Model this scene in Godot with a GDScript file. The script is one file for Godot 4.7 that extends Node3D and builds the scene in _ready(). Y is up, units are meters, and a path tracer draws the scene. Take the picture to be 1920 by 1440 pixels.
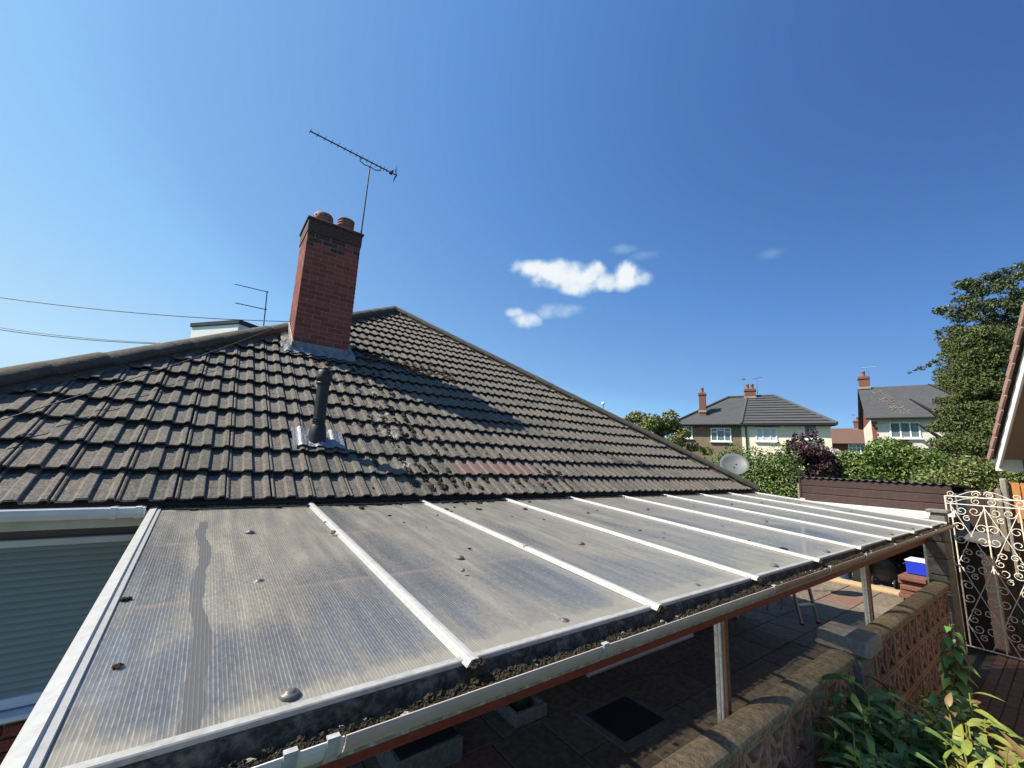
extends Node3D
# A tiled bungalow roof and a lean-to of twin-wall sheets, seen from a ladder at the end of the lean-to.
# x runs along the eaves, y is up, +z points away from the bungalow; the patio is at y = 0.

const EAVE := 2.25
const PITCH := 0.583
const GAUGE := 0.341
const CAM := Vector3(0.709, 2.634, 3.801)
const FOCAL := 772.2          # of a picture 1920 wide
const SLOPE := 0.0773         # tangent of the lean-to's fall
const APEX := Vector3(4.1, 6.214, -6.011)
const HIP_L := -1.9
const HIP_R := 9.5
const BAR0 := 0.505
const BAY := 0.985
const SUN := Vector3(0.578, -0.735, 0.352)

var cr: Vector3
var cu: Vector3
var cw: Vector3
var rng := RandomNumberGenerator.new()
var taken := {}
var M := {}

# ------------------------------------------------------------------ pixels to places
func ray(px: float, py: float) -> Vector3:
	return (cr * (px - 960.0) - cu * (py - 720.0) + cw * FOCAL).normalized()
func on_plane(px: float, py: float, n: Vector3, p: Vector3) -> Vector3:
	var d := ray(px, py)
	return CAM + d * ((p - CAM).dot(n) / d.dot(n))
func on_y(px: float, py: float, y: float) -> Vector3:
	return on_plane(px, py, Vector3.UP, Vector3(0, y, 0))
func on_x(px: float, py: float, x: float) -> Vector3:
	return on_plane(px, py, Vector3.RIGHT, Vector3(x, 0, 0))
func on_z(px: float, py: float, z: float) -> Vector3:
	return on_plane(px, py, Vector3.BACK, Vector3(0, 0, z))
func far_at(px: float, py: float, dist: float) -> Vector3:
	var d := ray(px, py)
	return CAM + d * (dist / Vector2(d.x, d.z).length())

# ------------------------------------------------------------------ names and tags
func numbered(called: String) -> String:
	var n: int = taken.get(called, 0)
	taken[called] = n + 1
	return called if n == 0 else "%s_%03d" % [called, n]
func tag(o: Node, label: String, category: String, group := "") -> void:
	o.set_meta("label", label)
	o.set_meta("category", category)
	if group != "":
		o.set_meta("group", group)
func thing(called: String, label: String, category: String, where := Vector3.ZERO, turn := 0.0, group := "") -> Node3D:
	var o := Node3D.new()
	o.name = numbered(called)
	add_child(o)
	o.position = where
	o.rotation.y = turn
	tag(o, label, category, group)
	return o
func put(called: String, mesh: Mesh, m: Material, parent: Node) -> MeshInstance3D:
	var o := MeshInstance3D.new()
	o.mesh = mesh
	o.material_override = m
	if parent == self:
		o.name = numbered(called)
		add_child(o)
	else:
		o.name = called
		parent.add_child(o, true)
	return o
func done(st: SurfaceTool, called: String, m: Material, parent: Node) -> MeshInstance3D:
	st.generate_normals()
	return put(called, st.commit(), m, parent)
func made(st: SurfaceTool) -> ArrayMesh:
	st.generate_normals()
	return st.commit()
func struct(o: Node) -> Node:
	o.set_meta("kind", "structure")
	return o

# ------------------------------------------------------------------ shapes
func begin() -> SurfaceTool:
	var st := SurfaceTool.new()
	st.begin(Mesh.PRIMITIVE_TRIANGLES)
	st.set_smooth_group(-1)
	return st
func tri(st: SurfaceTool, a: Vector3, b: Vector3, c: Vector3, out: Vector3) -> void:
	if (b - a).cross(c - a).dot(out) > 0.0:
		st.add_vertex(a)
		st.add_vertex(c)
		st.add_vertex(b)
	else:
		st.add_vertex(a)
		st.add_vertex(b)
		st.add_vertex(c)
func quad(st: SurfaceTool, a: Vector3, b: Vector3, c: Vector3, d: Vector3, out: Vector3) -> void:
	tri(st, a, b, c, out)
	tri(st, a, c, d, out)
func box(st: SurfaceTool, c: Vector3, s: Vector3, b := Basis.IDENTITY) -> void:
	var h := s * 0.5
	for ax in 3:
		var u := Vector3.ZERO
		var v := Vector3.ZERO
		var w := Vector3.ZERO
		w[ax] = h[ax]
		u[(ax + 1) % 3] = h[(ax + 1) % 3]
		v[(ax + 2) % 3] = h[(ax + 2) % 3]
		for sg in [-1.0, 1.0]:
			var o: Vector3 = w * sg
			quad(st, c + b * (o + u + v), c + b * (o - u + v), c + b * (o - u - v), c + b * (o + u - v), b * o)
func bbox(st: SurfaceTool, c: Vector3, s: Vector3, r: float, b := Basis.IDENTITY) -> void:
	# a box with chamfered edges
	var h := s * 0.5
	var k := h - Vector3(r, r, r)
	for ax in 3:
		var i := (ax + 1) % 3
		var j := (ax + 2) % 3
		for sg in [-1.0, 1.0]:
			var p := []
			for q in [[1, 1], [-1, 1], [-1, -1], [1, -1]]:
				var e := Vector3.ZERO
				e[ax] = h[ax] * sg
				e[i] = k[i] * q[0]
				e[j] = k[j] * q[1]
				p.append(c + b * e)
			var o := Vector3.ZERO
			o[ax] = sg
			quad(st, p[0], p[1], p[2], p[3], b * o)
		for s1 in [-1.0, 1.0]:
			for s2 in [-1.0, 1.0]:
				var p := []
				for q in [[0, -1], [0, 1], [1, 1], [1, -1]]:
					var e := Vector3.ZERO
					e[ax] = k[ax] * q[1]
					e[i] = (h[i] if q[0] == 0 else k[i]) * s1
					e[j] = (k[j] if q[0] == 0 else h[j]) * s2
					p.append(c + b * e)
				var o := Vector3.ZERO
				o[i] = s1
				o[j] = s2
				quad(st, p[0], p[1], p[2], p[3], b * o)
	for x in [-1.0, 1.0]:
		for y in [-1.0, 1.0]:
			for z in [-1.0, 1.0]:
				tri(st, c + b * Vector3(h.x * x, k.y * y, k.z * z), c + b * Vector3(k.x * x, h.y * y, k.z * z), c + b * Vector3(k.x * x, k.y * y, h.z * z), b * Vector3(x, y, z))
func tube(st: SurfaceTool, pts: Array, r, sides := 6, caps := true) -> void:
	# r is one radius or one for each point
	st.set_smooth_group(1)
	var n := pts.size()
	var rings := []
	var prev := Vector3.ZERO
	for i in n:
		var t: Vector3 = (pts[mini(i + 1, n - 1)] - pts[maxi(i - 1, 0)]).normalized()
		var u := prev - t * prev.dot(t)
		if u.length() < 0.01:
			u = t.cross(Vector3.UP if absf(t.y) < 0.9 else Vector3.RIGHT)
		u = u.normalized()
		prev = u
		var v := t.cross(u)
		var rr: float = r[i] if r is Array else r
		var ring := []
		for k in sides:
			var a := TAU * k / sides
			ring.append(pts[i] + (u * cos(a) + v * sin(a)) * rr)
		rings.append(ring)
	for i in n - 1:
		for k in sides:
			var k2 := (k + 1) % sides
			quad(st, rings[i][k], rings[i][k2], rings[i + 1][k2], rings[i + 1][k], rings[i][k] + rings[i][k2] - pts[i] * 2.0)
	if caps:
		st.set_smooth_group(-1)
		for e in [0, n - 1]:
			var o: Vector3 = pts[e] - pts[1 if e == 0 else n - 2]
			for k in range(1, sides - 1):
				tri(st, rings[e][0], rings[e][k], rings[e][k + 1], o)
	st.set_smooth_group(-1)
func lathe(st: SurfaceTool, prof: Array, c: Vector3, sides := 20, b := Basis.IDENTITY, smooth := true) -> void:
	# prof: (radius, height) pairs from bottom to top
	if smooth:
		st.set_smooth_group(2)
	for i in prof.size() - 1:
		var p: Vector2 = prof[i]
		var q: Vector2 = prof[i + 1]
		for k in sides:
			var a := TAU * k / sides
			var a2 := TAU * (k + 1) / sides
			var d1 := Vector3(cos(a), 0, sin(a))
			var d2 := Vector3(cos(a2), 0, sin(a2))
			var o := (d1 + d2) * (q.y - p.y) + Vector3.UP * (p.x - q.x) * 2.0
			var A := c + b * (d1 * p.x + Vector3.UP * p.y)
			var B := c + b * (d2 * p.x + Vector3.UP * p.y)
			var C := c + b * (d2 * q.x + Vector3.UP * q.y)
			var D := c + b * (d1 * q.x + Vector3.UP * q.y)
			if p.x > 1e-5:
				tri(st, A, B, C, b * o)
			if q.x > 1e-5:
				tri(st, A, C, D, b * o)
	st.set_smooth_group(-1)
func extrude(st: SurfaceTool, prof: Array, a: Vector3, b: Vector3, side: Vector3, up: Vector3, closed := true, smooth := false) -> void:
	# sweeps a (side, up) outline from a to b
	if smooth:
		st.set_smooth_group(3)
	var mid := Vector2.ZERO
	for p in prof:
		mid += p
	mid /= prof.size()
	var n := prof.size()
	for i in (n if closed else n - 1):
		var p: Vector2 = prof[i]
		var q: Vector2 = prof[(i + 1) % n]
		var e := q - p
		var o2 := Vector2(e.y, -e.x)
		if o2.dot((p + q) * 0.5 - mid) < 0.0:
			o2 = -o2
		quad(st, a + side * p.x + up * p.y, a + side * q.x + up * q.y, b + side * q.x + up * q.y, b + side * p.x + up * p.y, side * o2.x + up * o2.y)
	st.set_smooth_group(-1)
	if closed:
		for e in [[a, a - b], [b, b - a]]:
			for k in range(1, n - 1):
				tri(st, e[0] + side * prof[0].x + up * prof[0].y, e[0] + side * prof[k].x + up * prof[k].y, e[0] + side * prof[k + 1].x + up * prof[k + 1].y, e[1])
func ribbon(st: SurfaceTool, pts: Array, width: float, depth: float) -> void:
	# a flat bar that follows a line in the x-y plane, depth deep in z
	var n := pts.size()
	var L := []
	var Rr := []
	for i in n:
		var t: Vector2 = (pts[mini(i + 1, n - 1)] - pts[maxi(i - 1, 0)]).normalized()
		var s := Vector2(-t.y, t.x) * width * 0.5
		L.append(pts[i] + s)
		Rr.append(pts[i] - s)
	var z := depth * 0.5
	for i in n - 1:
		var o: Vector2 = L[i] - Rr[i]
		for sg in [-1.0, 1.0]:
			quad(st, Vector3(L[i].x, L[i].y, z * sg), Vector3(L[i + 1].x, L[i + 1].y, z * sg), Vector3(Rr[i + 1].x, Rr[i + 1].y, z * sg), Vector3(Rr[i].x, Rr[i].y, z * sg), Vector3(0, 0, sg))
		quad(st, Vector3(L[i].x, L[i].y, -z), Vector3(L[i + 1].x, L[i + 1].y, -z), Vector3(L[i + 1].x, L[i + 1].y, z), Vector3(L[i].x, L[i].y, z), Vector3(o.x, o.y, 0))
		quad(st, Vector3(Rr[i].x, Rr[i].y, -z), Vector3(Rr[i + 1].x, Rr[i + 1].y, -z), Vector3(Rr[i + 1].x, Rr[i + 1].y, z), Vector3(Rr[i].x, Rr[i].y, z), Vector3(-o.x, -o.y, 0))
func lump(st: SurfaceTool, c: Vector3, r: Vector3, bumpy := 0.3, b := Basis.IDENTITY) -> void:
	# an uneven little mound
	var rings := 4
	var sides := 7
	var p := []
	for i in rings + 1:
		var row := []
		var ph := PI * i / rings
		for k in sides:
			var a := TAU * k / sides + i * 0.4
			var q := 1.0 + rng.randf_range(-bumpy, bumpy)
			row.append(c + b * (Vector3(sin(ph) * cos(a), cos(ph), sin(ph) * sin(a)) * r * q))
		p.append(row)
	for i in rings:
		for k in sides:
			var k2 := (k + 1) % sides
			quad(st, p[i][k], p[i][k2], p[i + 1][k2], p[i + 1][k], p[i][k] + p[i + 1][k2] - c * 2.0)

# ------------------------------------------------------------------ textures and materials
func lin(r: float, g: float, b: float, a := 1.0) -> Color:
	var c := Color(r, g, b).linear_to_srgb()
	c.a = a
	return c
func field(sd: int, freq: float, octaves := 4, size := 512, kind := FastNoiseLite.TYPE_SIMPLEX_SMOOTH) -> PackedByteArray:
	var n := FastNoiseLite.new()
	n.seed = sd
	n.noise_type = kind
	n.frequency = freq
	n.fractal_octaves = octaves
	n.fractal_gain = 0.55
	return n.get_seamless_image(size, size).get_data()
func gray(f: PackedByteArray, size := 512) -> ImageTexture:
	return ImageTexture.create_from_image(Image.create_from_data(size, size, false, Image.FORMAT_L8, f))
func ramp_at(stops: Array, t: float) -> Color:
	# stops: [t, r, g, b] in linear values
	var a: Array = stops[0]
	for s in stops:
		if s[0] >= t:
			var k: float = 0.0 if s[0] == a[0] else (t - a[0]) / (s[0] - a[0])
			return Color(lerpf(a[1], s[1], k), lerpf(a[2], s[2], k), lerpf(a[3], s[3], k))
		a = s
	return Color(a[1], a[2], a[3])
func ramped(f: PackedByteArray, stops: Array, size := 512, g := PackedByteArray(), w := 0.0, spots := PackedByteArray(), spot_over := 255, spot := Color.WHITE) -> ImageTexture:
	# colours a noise field, mixed with a second one by w, with spots where a third one is high
	var lut := PackedByteArray()
	for i in 256:
		var c := ramp_at(stops, i / 255.0).linear_to_srgb()
		lut.append_array([c.r8, c.g8, c.b8])
	var sc := spot.linear_to_srgb()
	var out := PackedByteArray()
	out.resize(size * size * 3)
	var two := g.size() > 0
	var sp := spots.size() > 0
	for i in size * size:
		var v: int = f[i]
		if two:
			v = int(v * (1.0 - w) + g[i] * w)
		var k := i * 3
		if sp and spots[i] > spot_over:
			out[k] = sc.r8
			out[k + 1] = sc.g8
			out[k + 2] = sc.b8
		else:
			out[k] = lut[v * 3]
			out[k + 1] = lut[v * 3 + 1]
			out[k + 2] = lut[v * 3 + 2]
	var im := Image.create_from_data(size, size, false, Image.FORMAT_RGB8, out)
	return ImageTexture.create_from_image(im)
func mat(called: String, c: Color, rough := 0.8, t: Texture2D = null, scale := 1.0, bump: Texture2D = null, bump_cm := 0.2, metal := 0.0) -> StandardMaterial3D:
	var m := StandardMaterial3D.new()
	m.resource_name = called
	m.albedo_color = c
	m.roughness = rough
	m.metallic = metal
	if t:
		m.albedo_texture = t
	if bump:
		m.heightmap_enabled = true
		m.heightmap_texture = bump
		m.heightmap_scale = bump_cm
	if t or bump:
		m.uv1_triplanar = true
		m.uv1_world_triplanar = true
		m.uv1_scale = Vector3.ONE * scale
	M[called] = m
	return m
func leafy(called: String, back: Color, rough := 0.55) -> StandardMaterial3D:
	var m := mat(called, Color.WHITE, rough)
	m.vertex_color_use_as_albedo = true
	m.backlight_enabled = true
	m.backlight = back
	return m

func make_materials() -> void:
	var fine := field(3, 0.09, 3)
	var mid := field(5, 0.03, 5)
	var coarse := field(7, 0.008, 4)
	var speck := field(9, 0.12, 2)
	var cell := field(11, 0.06, 2, 512, FastNoiseLite.TYPE_CELLULAR)
	var fine_t := gray(fine)
	var mid_t := gray(mid)
	# concrete roof tiles, weathered, with pale lichen specks
	for k in 5:
		var q: float = [0.68, 0.59, 0.76, 0.64, 0.72][k]
		var wr: float = [1.0, 1.0, 1.03, 0.98, 1.06][k]
		var tt := ramped(field(21 + k, 0.05, 4), [[0.0, 0.022 * q, 0.021 * q, 0.019 * q], [0.3, 0.07 * q * wr, 0.067 * q, 0.059 * q], [0.55, 0.15 * q * wr, 0.141 * q, 0.122 * q], [0.75, 0.23 * q * wr, 0.217 * q, 0.187 * q], [1.0, 0.4 * q, 0.38 * q, 0.33 * q]], 512, field(41 + k, 0.012, 3), 0.28, field(61 + k, 0.05, 3), 226, Color(0.33, 0.32, 0.28))
		mat("tile%d" % k, Color.WHITE, 0.92, tt, 1.3, fine_t, 0.35)
	mat("tile_new", Color.WHITE, 0.8, ramped(mid, [[0.0, 0.085, 0.055, 0.05], [0.5, 0.115, 0.078, 0.07], [1.0, 0.15, 0.105, 0.095]]), 1.1, fine_t, 0.1)
	mat("ridge", Color.WHITE, 0.95, ramped(mid, [[0.0, 0.025, 0.023, 0.018], [0.45, 0.055, 0.05, 0.04], [0.7, 0.085, 0.078, 0.06], [1.0, 0.16, 0.15, 0.12]], 512, coarse, 0.3), 1.0, fine_t, 0.4)
	mat("deck", lin(0.03, 0.028, 0.025), 0.95)
	# brick and mortar
	for k in 3:
		var q: float = [1.0, 0.8, 1.15][k]
		mat("brick%d" % k, Color.WHITE, 0.85, ramped(field(81 + k, 0.05, 4), [[0.0, 0.11 * q, 0.028 * q, 0.022 * q], [0.5, 0.2 * q, 0.05 * q, 0.038 * q], [1.0, 0.28 * q, 0.085 * q, 0.06 * q]]), 2.0, fine_t, 0.15)
	mat("brick_sooty", Color.WHITE, 0.92, ramped(mid, [[0.0, 0.02, 0.016, 0.015], [0.5, 0.06, 0.035, 0.03], [1.0, 0.12, 0.06, 0.05]]), 1.6, fine_t, 0.2)
	mat("mortar", Color.WHITE, 0.95, ramped(fine, [[0.0, 0.2, 0.17, 0.14], [1.0, 0.36, 0.31, 0.26]]), 2.0)
	mat("render_sooty", Color.WHITE, 0.95, ramped(mid, [[0.0, 0.016, 0.015, 0.014], [0.55, 0.05, 0.042, 0.038], [0.85, 0.09, 0.08, 0.07], [1.0, 0.2, 0.19, 0.17]]), 1.2, fine_t, 0.3)
	mat("pot", Color.WHITE, 0.75, ramped(mid, [[0.0, 0.16, 0.065, 0.045], [1.0, 0.28, 0.125, 0.09]]), 1.5)
	mat("hole", lin(0.01, 0.01, 0.01), 0.95)
	mat("lead", Color.WHITE, 0.55, ramped(mid, [[0.0, 0.1, 0.11, 0.125], [0.6, 0.2, 0.215, 0.235], [1.0, 0.38, 0.4, 0.42]], 512, coarse, 0.4), 2.2, mid_t, 0.6, 0.35)
	mat("mortar_pale", Color.WHITE, 0.95, ramped(mid, [[0.0, 0.12, 0.11, 0.09], [0.6, 0.3, 0.27, 0.22], [1.0, 0.55, 0.52, 0.45]]), 2.0, fine_t, 0.4)
	mat("black_plastic", lin(0.007, 0.009, 0.012), 0.5)
	mat("metal_dark", lin(0.035, 0.036, 0.038), 0.45, null, 1.0, null, 0.0, 0.6)
	mat("metal_grey", lin(0.3, 0.31, 0.32), 0.4, null, 1.0, null, 0.0, 0.8)
	mat("wire", lin(0.01, 0.01, 0.011), 0.6)
	mat("moss", Color.WHITE, 1.0, ramped(fine, [[0.0, 0.008, 0.007, 0.004], [0.6, 0.03, 0.025, 0.013], [1.0, 0.075, 0.06, 0.03]]), 4.0, fine_t, 0.6)
	mat("moss_brown", Color.WHITE, 1.0, ramped(fine, [[0.0, 0.02, 0.01, 0.006], [0.6, 0.07, 0.038, 0.02], [1.0, 0.14, 0.085, 0.045]]), 4.0, fine_t, 0.6)
	# lean-to
	mat("bar_white", Color.WHITE, 0.38, ramped(mid, [[0.0, 0.25, 0.25, 0.235], [0.4, 0.36, 0.365, 0.36], [1.0, 0.43, 0.44, 0.44]], 512, coarse, 0.3), 1.4)
	mat("bar_grey", Color.WHITE, 0.4, ramped(mid, [[0.0, 0.25, 0.25, 0.25], [1.0, 0.45, 0.46, 0.47]]), 1.4)
	mat("edge_strip", Color.WHITE, 0.45, ramped(mid, [[0.0, 0.2, 0.195, 0.18], [0.5, 0.32, 0.32, 0.31], [1.0, 0.42, 0.42, 0.41]], 512, coarse, 0.5), 2.0)
	mat("board_black", Color.WHITE, 0.9, ramped(mid, [[0.0, 0.006, 0.006, 0.006], [0.4, 0.03, 0.03, 0.029], [0.6, 0.085, 0.085, 0.08], [1.0, 0.2, 0.2, 0.185]], 512, coarse, 0.45), 1.8, fine_t, 0.5)
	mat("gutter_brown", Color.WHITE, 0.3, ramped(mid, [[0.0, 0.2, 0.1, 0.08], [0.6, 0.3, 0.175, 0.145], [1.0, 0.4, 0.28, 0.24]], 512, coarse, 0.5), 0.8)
	mat("gutter_sheen_pink", Color.WHITE, 0.3, ramped(mid, [[0.0, 0.36, 0.28, 0.26], [1.0, 0.52, 0.44, 0.42]], 512, coarse, 0.5), 0.8)  # paler copy of the brown gutter, sky sheen put into its colour
	mat("gutter_sheen_pale", Color.WHITE, 0.35, ramped(mid, [[0.0, 0.5, 0.48, 0.47], [1.0, 0.66, 0.65, 0.65]], 512, coarse, 0.5), 0.8)  # palest copy of the gutter, reflected sky put into its colour
	mat("beam_red", Color.WHITE, 0.6, ramped(mid, [[0.0, 0.13, 0.012, 0.008], [1.0, 0.22, 0.03, 0.018]]), 1.2)
	mat("timber_orange", Color.WHITE, 0.7, ramped(mid, [[0.0, 0.42, 0.17, 0.06], [1.0, 0.62, 0.3, 0.13]]), 1.5)
	mat("timber_brown", Color.WHITE, 0.75, ramped(mid, [[0.0, 0.1, 0.05, 0.028], [1.0, 0.2, 0.11, 0.065]]), 1.5)
	mat("post_paint", Color.WHITE, 0.55, ramped(mid, [[0.0, 0.28, 0.29, 0.27], [1.0, 0.52, 0.53, 0.5]]), 1.5)
	mat("white_plastic", Color.WHITE, 0.3, ramped(coarse, [[0.0, 0.6, 0.61, 0.64], [1.0, 0.76, 0.77, 0.79]]), 0.7)
	mat("cream_paint", Color.WHITE, 0.6, ramped(coarse, [[0.0, 0.48, 0.44, 0.37], [1.0, 0.62, 0.58, 0.5]]), 0.7)
	mat("button", lin(0.1, 0.1, 0.1), 0.45)
	var glass := mat("glass", Color(0.75, 0.82, 0.85, 0.12), 0.04)
	glass.transparency = BaseMaterial3D.TRANSPARENCY_ALPHA
	mat("slat", lin(0.2, 0.225, 0.25), 0.5)
	mat("dark_room", lin(0.03, 0.03, 0.03), 0.9)
	# yard
	for k in 4:
		var q: float = [1.0, 0.85, 1.12, 0.95][k]
		var rd: float = [1.0, 1.05, 1.0, 1.0][k]
		mat("slab%d" % k, Color.WHITE, 0.8, ramped(field(101 + k, 0.02, 5), [[0.0, 0.075 * q, 0.06 * q, 0.044 * q], [0.5, 0.145 * q * rd, 0.118 * q, 0.088 * q], [1.0, 0.23 * q, 0.19 * q, 0.145 * q]], 512, fine, 0.2), 0.9, fine_t, 0.2)
	mat("slab_red", Color.WHITE, 0.8, ramped(mid, [[0.0, 0.11, 0.058, 0.042], [1.0, 0.2, 0.12, 0.09]]), 0.9, fine_t, 0.2)
	mat("joint", Color.WHITE, 1.0, ramped(fine, [[0.0, 0.02, 0.018, 0.014], [1.0, 0.07, 0.062, 0.05]]), 2.0)
	mat("concrete", Color.WHITE, 0.9, ramped(mid, [[0.0, 0.12, 0.11, 0.095], [0.6, 0.24, 0.225, 0.2], [1.0, 0.36, 0.34, 0.3]], 512, coarse, 0.35), 1.2, fine_t, 0.3)
	mat("concrete_dark", Color.WHITE, 0.92, ramped(mid, [[0.0, 0.08, 0.075, 0.068], [0.6, 0.17, 0.16, 0.145], [1.0, 0.27, 0.255, 0.23]], 512, coarse, 0.35), 1.2, fine_t, 0.3)
	mat("coping", Color.WHITE, 0.95, ramped(mid, [[0.0, 0.07, 0.054, 0.034], [0.4, 0.18, 0.138, 0.084], [0.75, 0.31, 0.24, 0.15], [1.0, 0.4, 0.33, 0.22]], 512, field(13, 0.012, 3), 0.35), 1.6, fine_t, 0.6)  # warm, light mottling stands in for dappled sun on the coping
	for k in 3:
		var q: float = [1.0, 0.85, 1.15][k]
		mat("block%d" % k, Color.WHITE, 0.92, ramped(field(111 + k, 0.03, 4), [[0.0, 0.18 * q, 0.095 * q, 0.062 * q], [0.6, 0.34 * q, 0.195 * q, 0.13 * q], [1.0, 0.42 * q, 0.27 * q, 0.19 * q]]), 1.5, fine_t, 0.3)
	mat("iron", Color.WHITE, 0.7, ramped(cell, [[0.0, 0.02, 0.02, 0.021], [1.0, 0.06, 0.06, 0.062]]), 3.0, fine_t, 0.3, 0.4)
	mat("green_plastic", lin(0.012, 0.075, 0.035), 0.4)
	mat("rubber_mat", Color.WHITE, 0.95, ramped(fine, [[0.0, 0.008, 0.008, 0.008], [1.0, 0.03, 0.03, 0.032]]), 3.0, fine_t, 0.5)
	mat("aluminium", lin(0.55, 0.56, 0.57), 0.35, null, 1.0, null, 0.0, 0.85)
	mat("blue_plastic", lin(0.015, 0.04, 0.5), 0.35)
	mat("blue_dark", lin(0.02, 0.06, 0.16), 0.4)
	mat("bottle_white", lin(0.6, 0.66, 0.72), 0.4)
	mat("bin_black", lin(0.014, 0.014, 0.015), 0.45)
	mat("yellow_plastic", lin(0.5, 0.3, 0.03), 0.5)
	mat("plank", Color.WHITE, 0.75, ramped(mid, [[0.0, 0.09, 0.035, 0.025], [1.0, 0.2, 0.09, 0.06]]), 1.4)
	mat("threshold", Color.WHITE, 0.85, ramped(mid, [[0.0, 0.32, 0.22, 0.12], [1.0, 0.5, 0.37, 0.22]]), 1.4)
	mat("soil", Color.WHITE, 1.0, ramped(mid, [[0.0, 0.012, 0.01, 0.008], [1.0, 0.06, 0.05, 0.038]]), 1.5, fine_t, 1.0)
	mat("paver", Color.WHITE, 0.85, ramped(mid, [[0.0, 0.06, 0.035, 0.027], [1.0, 0.16, 0.09, 0.07]]), 1.5, fine_t, 0.3)
	mat("grass", Color.WHITE, 1.0, ramped(mid, [[0.0, 0.02, 0.04, 0.01], [1.0, 0.07, 0.11, 0.03]]), 0.5)
	mat("gate_paint", Color.WHITE, 0.55, ramped(field(15, 0.035, 4), [[0.0, 0.2, 0.065, 0.02], [0.24, 0.3, 0.13, 0.05], [0.3, 0.68, 0.64, 0.55], [1.0, 0.8, 0.79, 0.74]]), 3.0, fine_t, 0.2)
	# garage, fences and the neighbour
	mat("fascia_brown", Color.WHITE, 0.6, ramped(mid, [[0.0, 0.018, 0.009, 0.008], [0.7, 0.04, 0.019, 0.017], [1.0, 0.08, 0.048, 0.042]], 512, coarse, 0.4), 1.0)
	mat("door_white", Color.WHITE, 0.5, ramped(coarse, [[0.0, 0.6, 0.57, 0.5], [1.0, 0.74, 0.71, 0.65]]), 0.6)
	mat("sheet_grey", Color.WHITE, 0.95, ramped(mid, [[0.0, 0.05, 0.05, 0.048], [1.0, 0.14, 0.14, 0.135]]), 0.8)
	mat("fence_orange", Color.WHITE, 0.75, ramped(mid, [[0.0, 0.32, 0.12, 0.03], [1.0, 0.5, 0.22, 0.07]]), 1.2)
	mat("fence_dark", Color.WHITE, 0.85, ramped(mid, [[0.0, 0.018, 0.011, 0.009], [1.0, 0.05, 0.028, 0.022]]), 1.0)
	mat("fence_grey", Color.WHITE, 0.9, ramped(mid, [[0.0, 0.11, 0.09, 0.065], [1.0, 0.26, 0.22, 0.17]]), 1.5, fine_t, 0.4)
	mat("verge_pink", Color.WHITE, 0.85, ramped(mid, [[0.0, 0.22, 0.125, 0.1], [1.0, 0.38, 0.24, 0.2]]), 1.3, fine_t, 0.15)
	mat("white_paint", Color.WHITE, 0.5, ramped(coarse, [[0.0, 0.72, 0.72, 0.71], [1.0, 0.82, 0.82, 0.81]]), 0.6)
	mat("soffit", lin(0.36, 0.26, 0.2), 0.7)
	# far houses
	mat("pebbledash", Color.WHITE, 1.0, ramped(speck, [[0.0, 0.1, 0.075, 0.05], [0.5, 0.19, 0.15, 0.1], [1.0, 0.34, 0.28, 0.2]], 512, coarse, 0.25), 0.6, fine_t, 1.0)
	mat("cream_wall", Color.WHITE, 0.95, ramped(mid, [[0.0, 0.72, 0.65, 0.5], [1.0, 0.84, 0.78, 0.63]], 512, coarse, 0.5), 0.35, fine_t, 0.8)
	mat("white_wall", Color.WHITE, 0.95, ramped(mid, [[0.0, 0.45, 0.44, 0.39], [1.0, 0.68, 0.67, 0.6]], 512, coarse, 0.5), 0.35, fine_t, 0.8)
	mat("brick_far", Color.WHITE, 0.95, ramped(mid, [[0.0, 0.11, 0.048, 0.036], [1.0, 0.22, 0.105, 0.08]]), 1.5)
	mat("slate", Color.WHITE, 0.75, ramped(mid, [[0.0, 0.03, 0.032, 0.036], [1.0, 0.075, 0.078, 0.084]], 512, coarse, 0.5), 0.4)
	mat("slate_dark", Color.WHITE, 0.7, ramped(mid, [[0.0, 0.04, 0.042, 0.046], [1.0, 0.085, 0.087, 0.092]], 512, coarse, 0.5), 0.4)
	mat("slate_lichen", Color.WHITE, 0.85, ramped(mid, [[0.0, 0.03, 0.031, 0.034], [0.5, 0.06, 0.06, 0.06], [0.62, 0.16, 0.15, 0.115], [1.0, 0.27, 0.25, 0.2]]), 0.5)
	mat("roof_brown", Color.WHITE, 0.9, ramped(mid, [[0.0, 0.07, 0.038, 0.028], [1.0, 0.15, 0.085, 0.062]], 512, coarse, 0.4), 0.4)
	mat("pane", lin(0.12, 0.17, 0.18), 0.06)
	mat("curtain", Color.WHITE, 0.9, ramped(fine, [[0.0, 0.42, 0.46, 0.46], [1.0, 0.6, 0.63, 0.62]]), 0.5)
	mat("gutter_black", lin(0.015, 0.016, 0.018), 0.4)
	mat("lintel", lin(0.12, 0.09, 0.06), 0.8)
	mat("alarm_red", lin(0.6, 0.03, 0.03), 0.4)
	mat("dish", Color.WHITE, 0.55, ramped(coarse, [[0.0, 0.075, 0.095, 0.1], [1.0, 0.12, 0.14, 0.145]]), 1.0)
	mat("bark", Color.WHITE, 0.95, ramped(mid, [[0.0, 0.03, 0.022, 0.016], [1.0, 0.11, 0.085, 0.062]]), 2.0, mid_t, 1.0)
	leafy("leaves", Color(0.35, 0.4, 0.15))
	leafy("needles", Color(0.2, 0.22, 0.08), 0.7)
	leafy("purple_leaves", Color(0.2, 0.08, 0.1))
	leafy("petals", Color(0.5, 0.5, 0.5), 0.8)

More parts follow.
